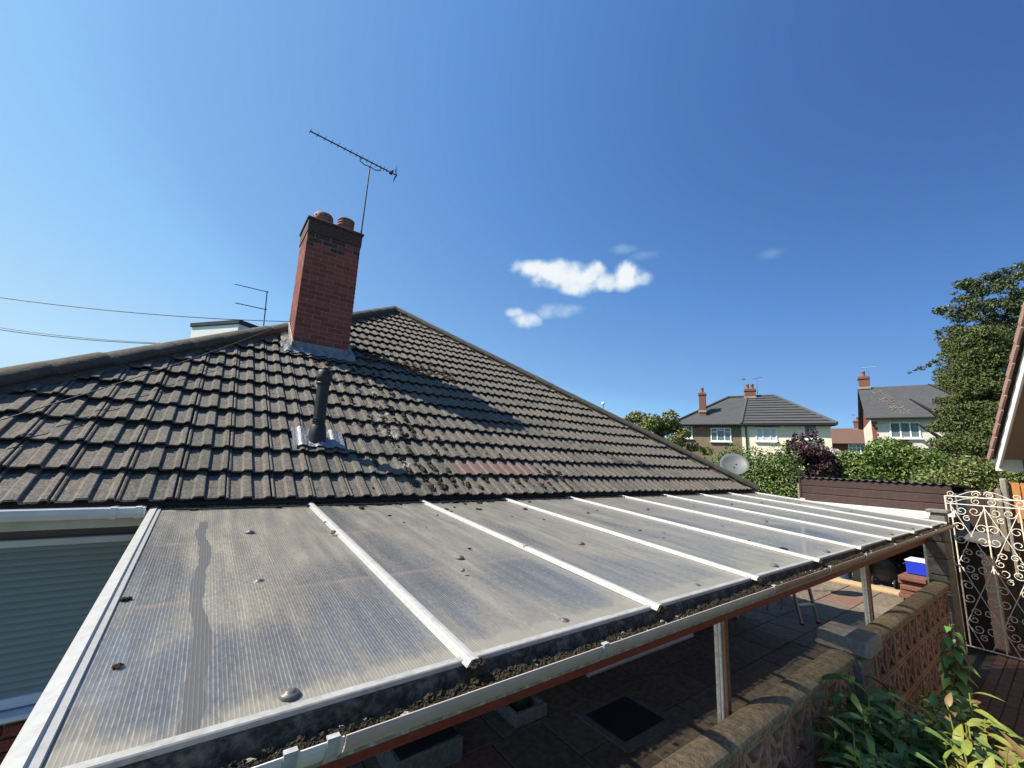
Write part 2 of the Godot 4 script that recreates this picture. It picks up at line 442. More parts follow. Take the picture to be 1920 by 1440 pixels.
# ------------------------------------------------------------------ light, air and camera
func sky_panorama() -> ImageTexture:
	var w := 512
	var h := 256
	var sun := -SUN.normalized()
	var stops := [[0.00, 0.0243, 0.0662, 0.1892], [0.12, 0.0318, 0.0811, 0.2262], [0.33, 0.0644, 0.1569, 0.3609], [0.60, 0.1253, 0.2502, 0.4492], [0.67, 0.1540, 0.3065, 0.5119], [0.93, 0.2568, 0.3987, 0.5304], [1.00, 0.2905, 0.4257, 0.5406]]
	var im := Image.create(w + 8, h, false, Image.FORMAT_RGB8)
	for y in h:
		var el := (0.5 - (y + 0.5) / h) * 180.0
		for x in w + 8:
			var az := (x - 3.5) / w * TAU
			var d := Vector3(sin(az) * cos(deg_to_rad(el)), sin(deg_to_rad(el)), -cos(az) * cos(deg_to_rad(el)))
			var gam := rad_to_deg(acos(clampf(d.dot(sun), -1, 1)))
			var t := -1.79 + 2.26 * exp(-maxf(el, 0.0) / 20.0) + 3.58 * exp(-gam / 120.0)
			im.set_pixel(x, y, ramp_at(stops, clampf(t * 0.5, 0, 1)).linear_to_srgb())
	im.resize(4096 + 64, 2048, Image.INTERPOLATE_CUBIC)
	im = im.get_region(Rect2i(32, 0, 4096, 2048))
	# one small heap of cumulus and a few shreds: azimuth, elevation, half sizes, strength
	var puffs := [[38.8, 26.0, 3.6, 1.2, 0.9], [41.5, 25.4, 3.2, 1.7, 1.0], [44.5, 25.1, 3.2, 1.8, 1.0], [46.8, 25.2, 2.6, 1.6, 1.0], [48.8, 24.4, 2.4, 1.3, 0.9], [52.2, 24.7, 2.2, 1.7, 1.0], [53.6, 24.2, 1.8, 1.0, 0.9], [45.5, 23.6, 3.2, 1.1, 0.8], [41.0, 24.2, 2.4, 0.8, 0.6],
		[37.8, 19.1, 2.0, 1.1, 0.85], [36.4, 20.1, 1.6, 0.7, 0.6], [42.8, 20.6, 3.0, 1.0, 0.46], [41.0, 20.2, 1.8, 0.8, 0.42], [51.5, 28.2, 2.2, 0.6, 0.3], [55.0, 27.1, 2.2, 0.6, 0.26], [69.8, 25.0, 1.6, 0.6, 0.2]]
	var n := FastNoiseLite.new()
	n.seed = 77
	n.frequency = 0.022
	n.fractal_octaves = 5
	var px := 4096.0 / 360.0
	for y in range(int((90.0 - 31.0) * px), int((90.0 - 16.0) * px)):
		var el := 90.0 - (y + 0.5) / px
		for x in range(int(31.0 * px), int(74.0 * px)):
			var az := (x + 0.5) / px
			var wob := n.get_noise_2d(x, y)
			var den := 0.0
			for p in puffs:
				var dx: float = (az - p[0]) / p[2]
				var dy: float = (el - p[1]) / p[3]
				var r := dx * dx + dy * dy
				if r < 1.7:
					den = maxf(den, (1.08 - r * 0.66 + wob * 0.62) * p[4])
			if den > 0.03:
				var a := smoothstep(0.0, 1.0, den) * 0.97
				var shade := clampf(0.3 + den * 0.6 + n.get_noise_2d(x + 900.0, y * 1.3) * 0.5, 0.0, 1.0)
				var c := Color(0.35, 0.41, 0.48).lerp(Color(0.5, 0.52, 0.535), shade).linear_to_srgb()
				im.set_pixel(x, y, im.get_pixel(x, y).lerp(c, a))
	return ImageTexture.create_from_image(im)

func set_stage() -> void:
	var yaw := 0.6317
	var pitch := 0.1802
	var roll := 0.0431
	cw = Vector3(sin(yaw) * cos(pitch), sin(pitch), -cos(yaw) * cos(pitch))
	var right := Vector3(cos(yaw), 0, sin(yaw))
	var up := right.cross(cw)
	cr = right * cos(roll) + up * sin(roll)
	cu = up * cos(roll) - right * sin(roll)
	var cam := Camera3D.new()
	cam.name = "camera"
	cam.fov = rad_to_deg(2.0 * atan(720.0 / FOCAL))
	cam.near = 0.05
	cam.far = 600.0
	add_child(cam)
	cam.transform = Transform3D(Basis(cr, cu, -cw), CAM)
	cam.current = true
	var env := Environment.new()
	env.background_mode = Environment.BG_SKY
	var sm := PanoramaSkyMaterial.new()
	sm.panorama = sky_panorama()
	var sky := Sky.new()
	sky.sky_material = sm
	env.sky = sky
	env.background_energy_multiplier = 1.0
	env.tonemap_mode = Environment.TONE_MAPPER_LINEAR
	env.tonemap_exposure = 1.85
	env.sdfgi_enabled = true
	env.ssao_enabled = true
	env.ssil_enabled = true
	var we := WorldEnvironment.new()
	we.name = "environment"
	we.environment = env
	add_child(we)
	var sun := DirectionalLight3D.new()
	sun.name = "sun"
	sun.light_color = Color(1.0, 0.955, 0.88)
	sun.light_energy = 1.6
	sun.light_angular_distance = 0.5
	sun.shadow_enabled = true
	add_child(sun)
	sun.look_at_from_position(Vector3.ZERO, SUN, Vector3.UP)

# ------------------------------------------------------------------ the bungalow
const PROFILE := [[0.0, -0.002], [0.003, 0.011], [0.012, 0.015], [0.021, 0.011], [0.025, 0.0], [0.096, 0.001], [0.112, 0.02], [0.163, 0.023], [0.168, 0.02], [0.174, 0.0], [0.247, 0.001], [0.263, 0.02], [0.288, 0.023], [0.293, 0.019], [0.297, -0.005]]
const TILE_LEN := 0.42
func tile_h(h: float, s: float) -> float:
	return h - 0.045 + 0.053 * (1.0 - s / TILE_LEN)
func clip2(poly: Array, nx: float, ns: float, k: float) -> Array:
	# keeps the part of a polygon of (x, s, h) where nx * x + ns * s >= k
	var out := []
	for i in poly.size():
		var a: Vector3 = poly[i]
		var b: Vector3 = poly[(i + 1) % poly.size()]
		var da := nx * a.x + ns * a.y - k
		var db := nx * b.x + ns * b.y - k
		if da >= 0.0:
			out.append(a)
		if (da >= 0.0) != (db >= 0.0):
			out.append(a.lerp(b, da / (da - db)))
	return out
func tile_mesh(cuts: Array) -> ArrayMesh:
	var st := begin()
	for i in PROFILE.size() - 1:
		var p: Array = PROFILE[i]
		var q: Array = PROFILE[i + 1]
		var poly := [Vector3(p[0], 0, p[1]), Vector3(q[0], 0, q[1]), Vector3(q[0], TILE_LEN, q[1]), Vector3(p[0], TILE_LEN, p[1])]
		for c in cuts:
			poly = clip2(poly, c[0], c[1], c[2])
		var v := []
		for e in poly:
			v.append(Vector3(e.x, tile_h(e.z, e.y), -e.y))
		var n := Vector3(-(q[1] - p[1]), q[0] - p[0], 0)
		for k in range(1, v.size() - 1):
			tri(st, v[0], v[k], v[k + 1], n)
		# the front edge, worn round at the top
		var e1 := [Vector3(p[0], 0, p[1]), Vector3(q[0], 0, q[1])]
		var keep := true
		for c in cuts:
			keep = keep and c[0] * (p[0] + q[0]) * 0.5 >= c[2]
		if keep:
			var a := Vector3(e1[0].x, tile_h(e1[0].z, 0), 0)
			var b := Vector3(e1[1].x, tile_h(e1[1].z, 0), 0)
			var d1 := Vector3(0, -0.004, 0.004)
			var d2 := Vector3(0, -0.014, 0.001)
			quad(st, a, b, b + d1, a + d1, Vector3(0, 1, 1))
			quad(st, a + d1, b + d1, b + d2, a + d2, Vector3(0, 0, 1))
	return made(st)
func tile_surface(x: float, s: float) -> float:
	var u := fposmod(x, 0.3)
	var h := 0.0
	for e in PROFILE.size() - 1:
		if u >= PROFILE[e][0] and u <= PROFILE[e + 1][0]:
			h = lerpf(PROFILE[e][1], PROFILE[e + 1][1], (u - PROFILE[e][0]) / (PROFILE[e + 1][0] - PROFILE[e][0]))
	return tile_h(h, fposmod(s, GAUGE))
func roof_point(x: float, s: float, h := 0.0) -> Vector3:
	return Vector3(x, EAVE + s * sin(PITCH) + h * cos(PITCH), -s * cos(PITCH) + h * sin(PITCH))

func make_roof(house: Node3D) -> void:
	var cp := cos(PITCH)
	var a := Vector3(HIP_L, EAVE - 0.035, 0.0)
	var b := Vector3(HIP_R, EAVE - 0.035, 0.0)
	var c := Vector3(HIP_R, EAVE - 0.035, -12.02)
	var d := Vector3(HIP_L, EAVE - 0.035, -12.02)
	var top := APEX + Vector3(0, -0.035, 0)
	var st := begin()
	tri(st, a, b, top, Vector3(0, 1, 1))
	tri(st, b, c, top, Vector3(1, 1, 0))
	tri(st, c, d, top, Vector3(0, 1, -1))
	tri(st, d, a, top, Vector3(-1, 1, 0))
	quad(st, a + Vector3(0, -0.02, -0.3), b + Vector3(0, -0.02, -0.3), c + Vector3(0, -0.02, 0), d + Vector3(0, -0.02, 0), Vector3.DOWN)
	var roof := done(st, "roof", M.deck, house)
	var whole := tile_mesh([])
	var kl := 0.998 * cp
	var kr := 0.898 * cp
	var all := []
	for j in 23:
		var s0 := GAUGE * j
		for i in range(-8, 35):
			var x0 := 0.3 * i
			# local cuts against the two hips
			var cuts := []
			var left := HIP_L + kl * s0
			var right := HIP_R - kr * s0
			if x0 + 0.3 < left + 0.05 or x0 > right - 0.05:
				continue
			if x0 < left + kl * TILE_LEN + 0.02:
				cuts.append([1.0, -kl, left - x0 + 0.04])
			if x0 + 0.3 > right - kr * TILE_LEN - 0.02:
				cuts.append([-1.0, -kr, -(right - x0) + 0.04])
			# the chimney goes through the roof
			var mid_s := s0 + 0.2
			var cz := mid_s * cp
			if x0 > 1.54 and x0 + 0.3 < 2.35 and cz > 2.8 and cz < 3.3:
				continue
			all.append([i, j, cuts, CAM.distance_to(roof_point(x0 + 0.15, mid_s)) + (100.0 if x0 < -1.6 + 0.25 * j * kl else 0.0)])
	all.sort_custom(func(p, q): return p[3] < q[3])
	var rest := SurfaceTool.new()
	rest.begin(Mesh.PRIMITIVE_TRIANGLES)
	rng.seed = 5
	for n in all.size():
		var e: Array = all[n]
		var pos := roof_point(0.3 * e[0] + rng.randf_range(-0.003, 0.003), GAUGE * e[1] + rng.randf_range(-0.01, 0.007), rng.randf_range(-0.002, 0.005))
		var turn := Basis(Vector3.RIGHT, PITCH) * Basis(Vector3.UP, rng.randf_range(-0.009, 0.009)) * Basis(Vector3.BACK, rng.randf_range(-0.01, 0.01))
		var mesh := whole if e[2].is_empty() else tile_mesh(e[2])
		if mesh.get_surface_count() == 0:
			continue
		if n < 300:
			var fresh: bool = e[1] == 1 and e[0] >= 10 and e[0] <= 13
			var o := put("roof_tile", mesh, M.tile_new if fresh else M["tile%d" % (rng.randi() % 5)], roof)
			o.transform = Transform3D(turn, pos)
			if fresh:
				o.set_meta("label", "newer plum coloured roof tile without lichen")
		else:
			rest.append_from(mesh, 0, Transform3D(turn, pos))
	var ro := put("roof_tile", rest.commit(), M.tile2, roof)
	ro.set_meta("kind", "stuff")
	# half-round caps along the hips
	for hip in [[Vector3(HIP_L, EAVE, 0.0), 0], [Vector3(HIP_R, EAVE, 0.0), 1]]:
		var foot: Vector3 = hip[0]
		var dir := (APEX - foot)
		var length := dir.length()
		dir = dir.normalized()
		var side := dir.cross(Vector3.UP).normalized()
		var upv := side.cross(dir).normalized()
		var n := int(length / 0.44)
		var r0 := 0.14
		for k in n:
			var s := begin()
			var prof := []
			for q in 11:
				var ang := PI * (q / 10.0) * 1.1 - PI * 0.05
				prof.append(Vector2(cos(ang) * r0, sin(ang) * r0 * 0.72))
			var p0 := foot + dir * (k * length / n)
			var p1 := foot + dir * ((k + 1) * length / n - 0.004)
			var wob := side * rng.randf_range(-0.006, 0.006) + upv * rng.randf_range(-0.006, 0.004)
			extrude(s, prof, p0 + wob, p1 + wob + upv * 0.004, side, upv, true, true)
			done(s, "hip_tile", M.ridge, roof)
		# the mortar bed under the caps
		var s2 := begin()
		extrude(s2, [Vector2(-0.15, -0.06), Vector2(-0.1, 0.04), Vector2(0.1, 0.04), Vector2(0.15, -0.06)], foot - upv * 0.02, APEX - upv * 0.02, side, upv)
		done(s2, "hip_mortar", M.ridge, roof)
	# eaves: dark under-tile batten
	var e2 := begin()
	box(e2, Vector3(3.8, EAVE - 0.06, -0.06), Vector3(11.3, 0.035, 0.05))
	done(e2, "eaves_batten", M.board_black, roof)

func make_chimney(house: Node3D) -> void:
	var x0 := 1.535
	var x1 := 2.31
	var z1 := -2.73
	var z0 := -3.4
	var top := EAVE + 3.86
	var w := x1 - x0
	var dz := z1 - z0
	var st := begin()
	box(st, Vector3((x0 + x1) / 2, (3.5 + top) / 2, (z0 + z1) / 2), Vector3(w - 0.012, top - 3.5, dz - 0.012))
	var ch := done(st, "chimney", M.mortar, house)
	# stretcher bond, half laps
	rng.seed = 8
	var course := 0.075
	var rows := 26
	var y_top := top - 0.2
	var shapes := {}
	for r in rows:
		var y := y_top - (r + 0.5) * course
		for face in 3:                                   # front, left, right
			var run := w if face == 0 else dz
			var x := -0.1125 if (r + face) % 2 == 0 else 0.0
			while x < run - 0.005:
				var xa := maxf(x, 0.0) + (0.0 if x > 0.0 else -0.004)
				var xb := minf(x + 0.215, run) + (0.0 if x + 0.215 < run else 0.004)
				x += 0.225
				if xb - xa < 0.03:
					continue
				var lenb := snappedf(xb - xa, 0.001)
				if not shapes.has(lenb):
					var s := begin()
					bbox(s, Vector3.ZERO, Vector3(lenb, 0.066, 0.03), 0.004)
					shapes[lenb] = made(s)
				var base_low := 3.5 + 2.55 * 0.66      # bricks stop at the lead
				var mid_u := (xa + xb) * 0.5
				var pos: Vector3
				var turn := 0.0
				if face == 0:
					pos = Vector3(x0 + mid_u, y, z1 - 0.013)
					if y < EAVE + 1.92:
						continue
				else:
					pos = Vector3(x0 + 0.013 if face == 1 else x1 - 0.013, y, z0 + mid_u)
					turn = PI / 2
					if y < EAVE - pos.z * tan(PITCH) + 0.12:
						continue
				var mm: Material = M["brick%d" % (rng.randi() % 3)] if r > 2 or rng.randf() > 0.6 - r * 0.15 else M.brick_sooty
				var o := put("brick", shapes[lenb], mm, ch)
				o.transform = Transform3D(Basis(Vector3.UP, turn + rng.randf_range(-0.008, 0.008)), pos)
	# rendered band and the flat cap
	var s3 := begin()
	bbox(s3, Vector3((x0 + x1) / 2, top - 0.1, (z0 + z1) / 2), Vector3(w + 0.03, 0.2, dz + 0.03), 0.008)
	done(s3, "band", M.brick_sooty, ch)
	var s4 := begin()
	bbox(s4, Vector3((x0 + x1) / 2, top + 0.02, (z0 + z1) / 2), Vector3(w + 0.07, 0.045, dz + 0.07), 0.012)
	lump(s4, Vector3((x0 + x1) / 2, top + 0.035, (z0 + z1) / 2), Vector3(0.36, 0.045, 0.3), 0.08)
	done(s4, "cap", M.render_sooty, ch)
	# two pots
	var pc := Vector3(x0 + 0.235, top + 0.04, -3.06)
	var s5 := begin()
	lathe(s5, [Vector2(0.115, 0), Vector2(0.115, 0.06), Vector2(0.135, 0.13), Vector2(0.148, 0.17), Vector2(0.148, 0.24), Vector2(0.125, 0.275), Vector2(0.06, 0.295), Vector2(0.0, 0.3)], pc, 24)
	var p1 := done(s5, "chimney_pot", M.pot, ch)
	var s6 := begin()
	for k in 12:
		var a := TAU * k / 12.0
		lathe(s6, [Vector2(0.0, -0.004), Vector2(0.013, -0.004), Vector2(0.013, 0.004), Vector2(0, 0.004)], pc + Vector3(cos(a) * 0.147, 0.21, sin(a) * 0.147), 8, Basis(Quaternion(Vector3.UP, Vector3(cos(a), 0, sin(a)))), false)
	done(s6, "vent_hole", M.hole, p1)
	var pd := Vector3(x0 + 0.585, top + 0.04, -3.06)
	var s7 := begin()
	lathe(s7, [Vector2(0.1, 0), Vector2(0.105, 0.1), Vector2(0.125, 0.15), Vector2(0.13, 0.165), Vector2(0.118, 0.17), Vector2(0.118, 0.19), Vector2(0.132, 0.195), Vector2(0.132, 0.215), Vector2(0.118, 0.22), Vector2(0.118, 0.237), Vector2(0.132, 0.242), Vector2(0.132, 0.262), Vector2(0.12, 0.267), Vector2(0.12, 0.282), Vector2(0.135, 0.287), Vector2(0.135, 0.305), Vector2(0.1, 0.318), Vector2(0.0, 0.322)], pd, 24, Basis.IDENTITY, false)
	done(s7, "chimney_pot", M.pot, ch)
	# lead: front apron dressed over the tile rolls, upstands and soakers
	var s8 := begin()
	bbox(s8, Vector3((x0 + x1) / 2, EAVE + 1.86, z1 + 0.004), Vector3(w + 0.03, 0.15, 0.012), 0.004)
	done(s8, "lead_upstand", M.lead, ch)
	var s9 := begin()
	s9.set_smooth_group(1)
	var cols := 40
	var sl := 2.72 / cos(PITCH)
	var grid := []
	for r in 4:
		var row := []
		for q in cols + 1:
			var x := lerpf(x0 - 0.12, x1 + 0.1, q / float(cols))
			var u := fposmod(x, 0.3)
			var h := 0.0
			for e in PROFILE.size() - 1:
				if u >= PROFILE[e][0] and u <= PROFILE[e + 1][0]:
					h = lerpf(PROFILE[e][1], PROFILE[e + 1][1], (u - PROFILE[e][0]) / (PROFILE[e + 1][0] - PROFILE[e][0]))
			row.append(roof_point(x, sl - 0.14 + r * 0.05 + rng.randf_range(-0.006, 0.006), h * 0.8 + 0.022 + r * 0.012 + rng.randf_range(-0.003, 0.003)))
		grid.append(row)
	for r in 3:
		for q in cols:
			quad(s9, grid[r][q], grid[r][q + 1], grid[r + 1][q + 1], grid[r + 1][q], Vector3(0, 1, 0.6))
	done(s9, "lead_apron", M.lead, ch)
	for k in 8:
		var s := begin()
		var sz := 2.75 / cos(PITCH) + k * 0.1
		var cc := roof_point(x0 - 0.06, sz, 0.03)
		bbox(s, cc, Vector3(0.13 + rng.randf_range(-0.02, 0.03), 0.02, 0.1), 0.007, Basis(Vector3.RIGHT, PITCH + 0.12) * Basis(Vector3.UP, rng.randf_range(-0.15, 0.15)))
		bbox(s, roof_point(x0 - 0.008, sz, 0.08), Vector3(0.02, 0.13, 0.11), 0.005, Basis(Vector3.RIGHT, PITCH))
		done(s, "soaker", M.mortar_pale if k % 3 != 1 else M.lead, ch)
	for k in 8:
		var s := begin()
		var sz := 2.78 / cos(PITCH) + k * 0.1
		bbox(s, roof_point(x1 + 0.01, sz, 0.06), Vector3(0.02, 0.13, 0.11), 0.005, Basis(Vector3.RIGHT, PITCH))
		bbox(s, roof_point(x1 + 0.06, sz, 0.03), Vector3(0.12, 0.018, 0.1), 0.006, Basis(Vector3.RIGHT, PITCH + 0.1))
		done(s, "soaker", M.lead, ch)

func make_walls(house: Node3D) -> void:
	var zw := -0.3
	var st := begin()
	box(st, Vector3(3.8, 1.05, -6.0), Vector3(10.8, 2.1, 11.384))
	var wall := done(st, "wall", M.mortar, house)
	rng.seed = 12
	var rest := SurfaceTool.new()
	rest.begin(Mesh.PRIMITIVE_TRIANGLES)
	var s := begin()
	bbox(s, Vector3.ZERO, Vector3(0.215, 0.065, 0.03), 0.004)
	var shape := made(s)
	for r in 27:
		var y := 0.04 + r * 0.075
		for q in 50:
			var x := -1.6 + q * 0.225 + (0.1125 if r % 2 else 0.0)
			if x > 9.05 or (y > 0.93 and x < 0.62):
				continue
			var t := Transform3D(Basis(Vector3.UP, rng.randf_range(-0.008, 0.008)), Vector3(x, y, zw + 0.002))
			var seen := (x > 3.1 and x < 7.6 and r < 9) or (x < 0.6 and x > -0.5 and r > 3)
			if seen:
				put("brick", shape, M["brick%d" % (rng.randi() % 3)], wall).transform = t
			else:
				rest.append_from(shape, 0, t)
	put("brick", rest.commit(), M.brick0, wall).set_meta("kind", "stuff")
	# fascia, soffit and white gutter left of the lean-to
	var f := begin()
	bbox(f, Vector3(-0.78, EAVE - 0.115, -0.02), Vector3(2.5, 0.1, 0.02), 0.003)
	done(f, "fascia", M.cream_paint, house)
	var f3 := begin()
	box(f3, Vector3(-0.78, EAVE - 0.155, -0.16), Vector3(2.5, 0.012, 0.26))
	done(f3, "soffit", M.timber_brown, house)
	var f2 := begin()
	bbox(f2, Vector3(4.95, EAVE - 0.17, -0.06), Vector3(8.9, 0.18, 0.02), 0.003)
	done(f2, "fascia", M.timber_brown, house)
	var g := begin()
	var prof := []
	for q in 9:
		var an := PI + PI * q / 8.0
		prof.append(Vector2(cos(an) * 0.056, sin(an) * 0.06))
	for q in 9:
		var an := TAU - PI * q / 8.0
		prof.append(Vector2(cos(an) * 0.05, sin(an) * 0.054))
	var sq := [Vector2(-0.05, 0.0), Vector2(-0.05, -0.06), Vector2(0.035, -0.062), Vector2(0.052, -0.03), Vector2(0.058, 0.002), Vector2(0.054, 0.004), Vector2(0.046, -0.03), Vector2(0.03, -0.056), Vector2(-0.045, -0.055), Vector2(-0.045, 0.0)]
	extrude_open(g, sq, Vector3(-2.05, EAVE - 0.035, 0.045), Vector3(0.46, EAVE - 0.035, 0.045), Vector3.BACK, Vector3.UP)
	var gut := done(g, "gutter", M.white_plastic, house)
	for x in [0.31, 0.43]:
		var b := begin()
		extrude_open(b, [Vector2(-0.052, 0.006), Vector2(-0.052, -0.066), Vector2(0.036, -0.068), Vector2(0.058, -0.03), Vector2(0.064, 0.008), Vector2(0.04, 0.01), Vector2(0.056, 0.0), Vector2(0.05, -0.03), Vector2(0.032, -0.062), Vector2(-0.046, -0.062)], Vector3(x - 0.016, EAVE - 0.035, 0.045), Vector3(x + 0.016, EAVE - 0.035, 0.045), Vector3.BACK, Vector3.UP)
		done(b, "gutter_bracket", M.white_plastic, gut)
	# window with a slatted blind behind the glass
	var wn := Node3D.new()
	wn.name = "window"
	house.add_child(wn)
	var wx0 := -1.6
	var wx1 := 0.5
	var wy0 := 1.02
	var wy1 := 2.0
	var back := begin()
	box(back, Vector3((wx0 + wx1) / 2, (wy0 + wy1) / 2, -0.302), Vector3(wx1 - wx0, wy1 - wy0, 0.01))
	done(back, "dark_backing", M.dark_room, wn)  # dark sheet in place of the unlit room behind the blind
	for e in [[Vector3((wx0 + wx1) / 2, wy1 - 0.02, -0.25), Vector3(wx1 - wx0, 0.045, 0.07)], [Vector3((wx0 + wx1) / 2, wy0 + 0.03, -0.25), Vector3(wx1 - wx0, 0.06, 0.07)], [Vector3(wx0 + 0.025, (wy0 + wy1) / 2, -0.25), Vector3(0.05, wy1 - wy0 - 0.1, 0.068)], [Vector3(wx1 - 0.025, (wy0 + wy1) / 2, -0.25), Vector3(0.05, wy1 - wy0 - 0.1, 0.068)]]:
		var fr := begin()
		bbox(fr, e[0], e[1], 0.006)
		done(fr, "frame", M.white_plastic, wn)
	var si := begin()
	bbox(si, Vector3((wx0 + wx1) / 2, wy0 - 0.025, -0.21), Vector3(wx1 - wx0 + 0.06, 0.03, 0.17), 0.006)
	done(si, "sill", M.white_plastic, wn)
	var pn := begin()
	box(pn, Vector3((wx0 + wx1) / 2, (wy0 + wy1) / 2 + 0.005, -0.236), Vector3(wx1 - wx0 - 0.08, wy1 - wy0 - 0.09, 0.003))
	done(pn, "pane", M.glass, wn)
	var sl := begin()
	var bend := [Vector2(-0.021, 0.0), Vector2(-0.01, 0.003), Vector2(0.0, 0.0045), Vector2(0.01, 0.003), Vector2(0.021, 0.0), Vector2(0.0, 0.003)]
	extrude(sl, bend, Vector3(wx0 + 0.06, 0, 0), Vector3(wx1 - 0.06, 0, 0), Vector3(0, -0.8, 0.6), Vector3(0, 0.6, 0.8))
	var slat := made(sl)
	for k in 21:
		put("blind_slat", slat, M.slat, wn).position = Vector3(0, wy1 - 0.06 - k * 0.0425, -0.272)
func extrude_open(st: SurfaceTool, prof: Array, a: Vector3, b: Vector3, side: Vector3, up: Vector3) -> void:
	# a bent sheet: the outline runs round its own thickness, so it is not convex; the ends are left as they are cut
	var n := prof.size()
	var area := 0.0
	for i in n:
		area += prof[i].cross(prof[(i + 1) % n])
	for i in n:
		var p: Vector2 = prof[i]
		var q: Vector2 = prof[(i + 1) % n]
		var o := Vector2(q.y - p.y, p.x - q.x) * signf(area)
		quad(st, a + side * p.x + up * p.y, a + side * q.x + up * q.y, b + side * q.x + up * q.y, b + side * p.x + up * p.y, side * o.x + up * o.y)
	for e in [[a, a - b], [b, b - a]]:
		var idx := Geometry2D.triangulate_polygon(PackedVector2Array(prof))
		for k in range(0, idx.size(), 3):
			tri(st, e[0] + side * prof[idx[k]].x + up * prof[idx[k]].y, e[0] + side * prof[idx[k + 1]].x + up * prof[idx[k + 1]].y, e[0] + side * prof[idx[k + 2]].x + up * prof[idx[k + 2]].y, e[1])

func make_bungalow() -> void:
	var house := thing("bungalow", "brick bungalow with a hipped roof of weathered grey-brown concrete tiles and a brick chimney", "house")
	make_roof(house)
	make_chimney(house)
	make_walls(house)

func make_roof_fittings() -> void:
	# black vent pipe through a lead slate
	var base := roof_point(1.615, 0.85, 0.0)
	var v := thing("vent_pipe", "black plastic vent pipe rising through the tiles below the chimney", "pipe", base)
	var st := begin()
	lathe(st, [Vector2(0.088, -0.06), Vector2(0.086, 0.07), Vector2(0.08, 0.1), Vector2(0.072, 0.16), Vector2(0.066, 0.17)], Vector3.ZERO, 24)
	done(st, "collar", M.black_plastic, v)
	st = begin()
	lathe(st, [Vector2(0.058, 0.1), Vector2(0.058, 0.6)], Vector3.ZERO, 24)
	done(st, "pipe", M.black_plastic, v)
	for h in [0.17, 0.2, 0.225]:
		st = begin()
		lathe(st, [Vector2(0.058, h), Vector2(0.067, h + 0.003), Vector2(0.067, h + 0.011), Vector2(0.058, h + 0.014)], Vector3.ZERO, 24, Basis.IDENTITY, false)
		done(st, "ring", M.black_plastic, v)
	st = begin()
	lathe(st, [Vector2(0.058, 0.58), Vector2(0.07, 0.585), Vector2(0.072, 0.6), Vector2(0.066, 0.605), Vector2(0.066, 0.62), Vector2(0.074, 0.625), Vector2(0.075, 0.66), Vector2(0.07, 0.72), Vector2(0.062, 0.732), Vector2(0.0, 0.735)], Vector3.ZERO, 24)
	done(st, "cowl", M.black_plastic, v)
	var grid := []
	st = begin()
	st.set_smooth_group(1)
	rng.seed = 14
	for r in 7:
		var row := []
		for q in 41:
			var x := lerpf(-0.22, 0.26, q / 40.0)
			var u := fposmod(x + 1.615, 0.3)
			var h := 0.0
			for e in PROFILE.size() - 1:
				if u >= PROFILE[e][0] and u <= PROFILE[e + 1][0]:
					h = lerpf(PROFILE[e][1], PROFILE[e + 1][1], (u - PROFILE[e][0]) / (PROFILE[e + 1][0] - PROFILE[e][0]))
			var s := 0.85 - 0.12 + r * 0.055 - x * 0.06
			var near := maxf(0.0, 1.0 - Vector2(x, (s - 0.87)).length() / 0.13)
			row.append(roof_point(x + 1.615, s, h * 0.8 + 0.024 + near * 0.03 + rng.randf_range(-0.002, 0.002)) - base)
		grid.append(row)
	for r in 6:
		for q in 40:
			quad(st, grid[r][q], grid[r][q + 1], grid[r + 1][q + 1], grid[r + 1][q], Vector3(0, 1, 0.6))
	done(st, "lead_slate", M.lead, v)

	# television aerial on the chimney
	var foot := Vector3(2.345, EAVE + 3.4, -2.95)
	var a := thing("tv_aerial", "long television aerial on a mast strapped to the brick chimney", "aerial", foot)
	var head := Vector3(2.375, 7.58, -2.98) - foot
	st = begin()
	tube(st, [Vector3.ZERO, head + Vector3(0, 0.02, 0)], 0.0125, 8)
	done(st, "mast", M.metal_dark, a)
	var b0 := Vector3(1.385, 7.735, -2.98) - foot
	var b1 := Vector3(2.86, 7.64, -2.98) - foot
	st = begin()
	tube(st, [b0, b1], 0.011, 6)
	done(st, "boom", M.metal_dark, a)
	for k in 15:
		var t := 0.005 + 0.93 * (1.0 - pow(1.0 - k / 14.0, 1.25)) * 0.93
		var c := b0.lerp(b1, t)
		st = begin()
		tube(st, [c + Vector3(0.02, 0.085, -0.04), c + Vector3(-0.015, -0.06, 0.03)], 0.006, 5)
		done(st, "element", M.metal_dark, a)
	var dc := b0.lerp(b1, 0.925)
	st = begin()
	tube(st, [dc + Vector3(0.01, 0.06, -0.09), dc + Vector3(0.03, 0.075, -0.06), dc + Vector3(0.0, -0.03, 0.1), dc + Vector3(-0.02, -0.05, 0.09)], 0.02, 6)
	bbox(st, dc + Vector3(0, 0.0, 0), Vector3(0.06, 0.05, 0.07), 0.01)
	done(st, "dipole", M.black_plastic, a)
	st = begin()
	var rc := b1
	tube(st, [rc, rc + Vector3(-0.03, 0.12, -0.02)], 0.008, 5)
	tube(st, [rc, rc + Vector3(-0.05, -0.11, 0.0)], 0.008, 5)
	for q in [[-0.03, 0.12], [-0.02, 0.07], [-0.045, -0.1], [-0.03, -0.06]]:
		tube(st, [rc + Vector3(q[0] + 0.03, q[1] + 0.02, -0.12), rc + Vector3(q[0] - 0.03, q[1] - 0.02, 0.12)], 0.004, 4)
	done(st, "reflector", M.metal_dark, a)
	st = begin()
	tube(st, [b0.lerp(b1, 0.55), b0.lerp(b1, 0.555) + Vector3(0, -0.08, 0), head + Vector3(-0.09, -0.01, 0), head, head + Vector3(0.1, -0.02, 0), b0.lerp(b1, 0.8) + Vector3(0, -0.06, 0), b0.lerp(b1, 0.805)], 0.008, 6)
	done(st, "cradle", M.metal_dark, a)
	st = begin()
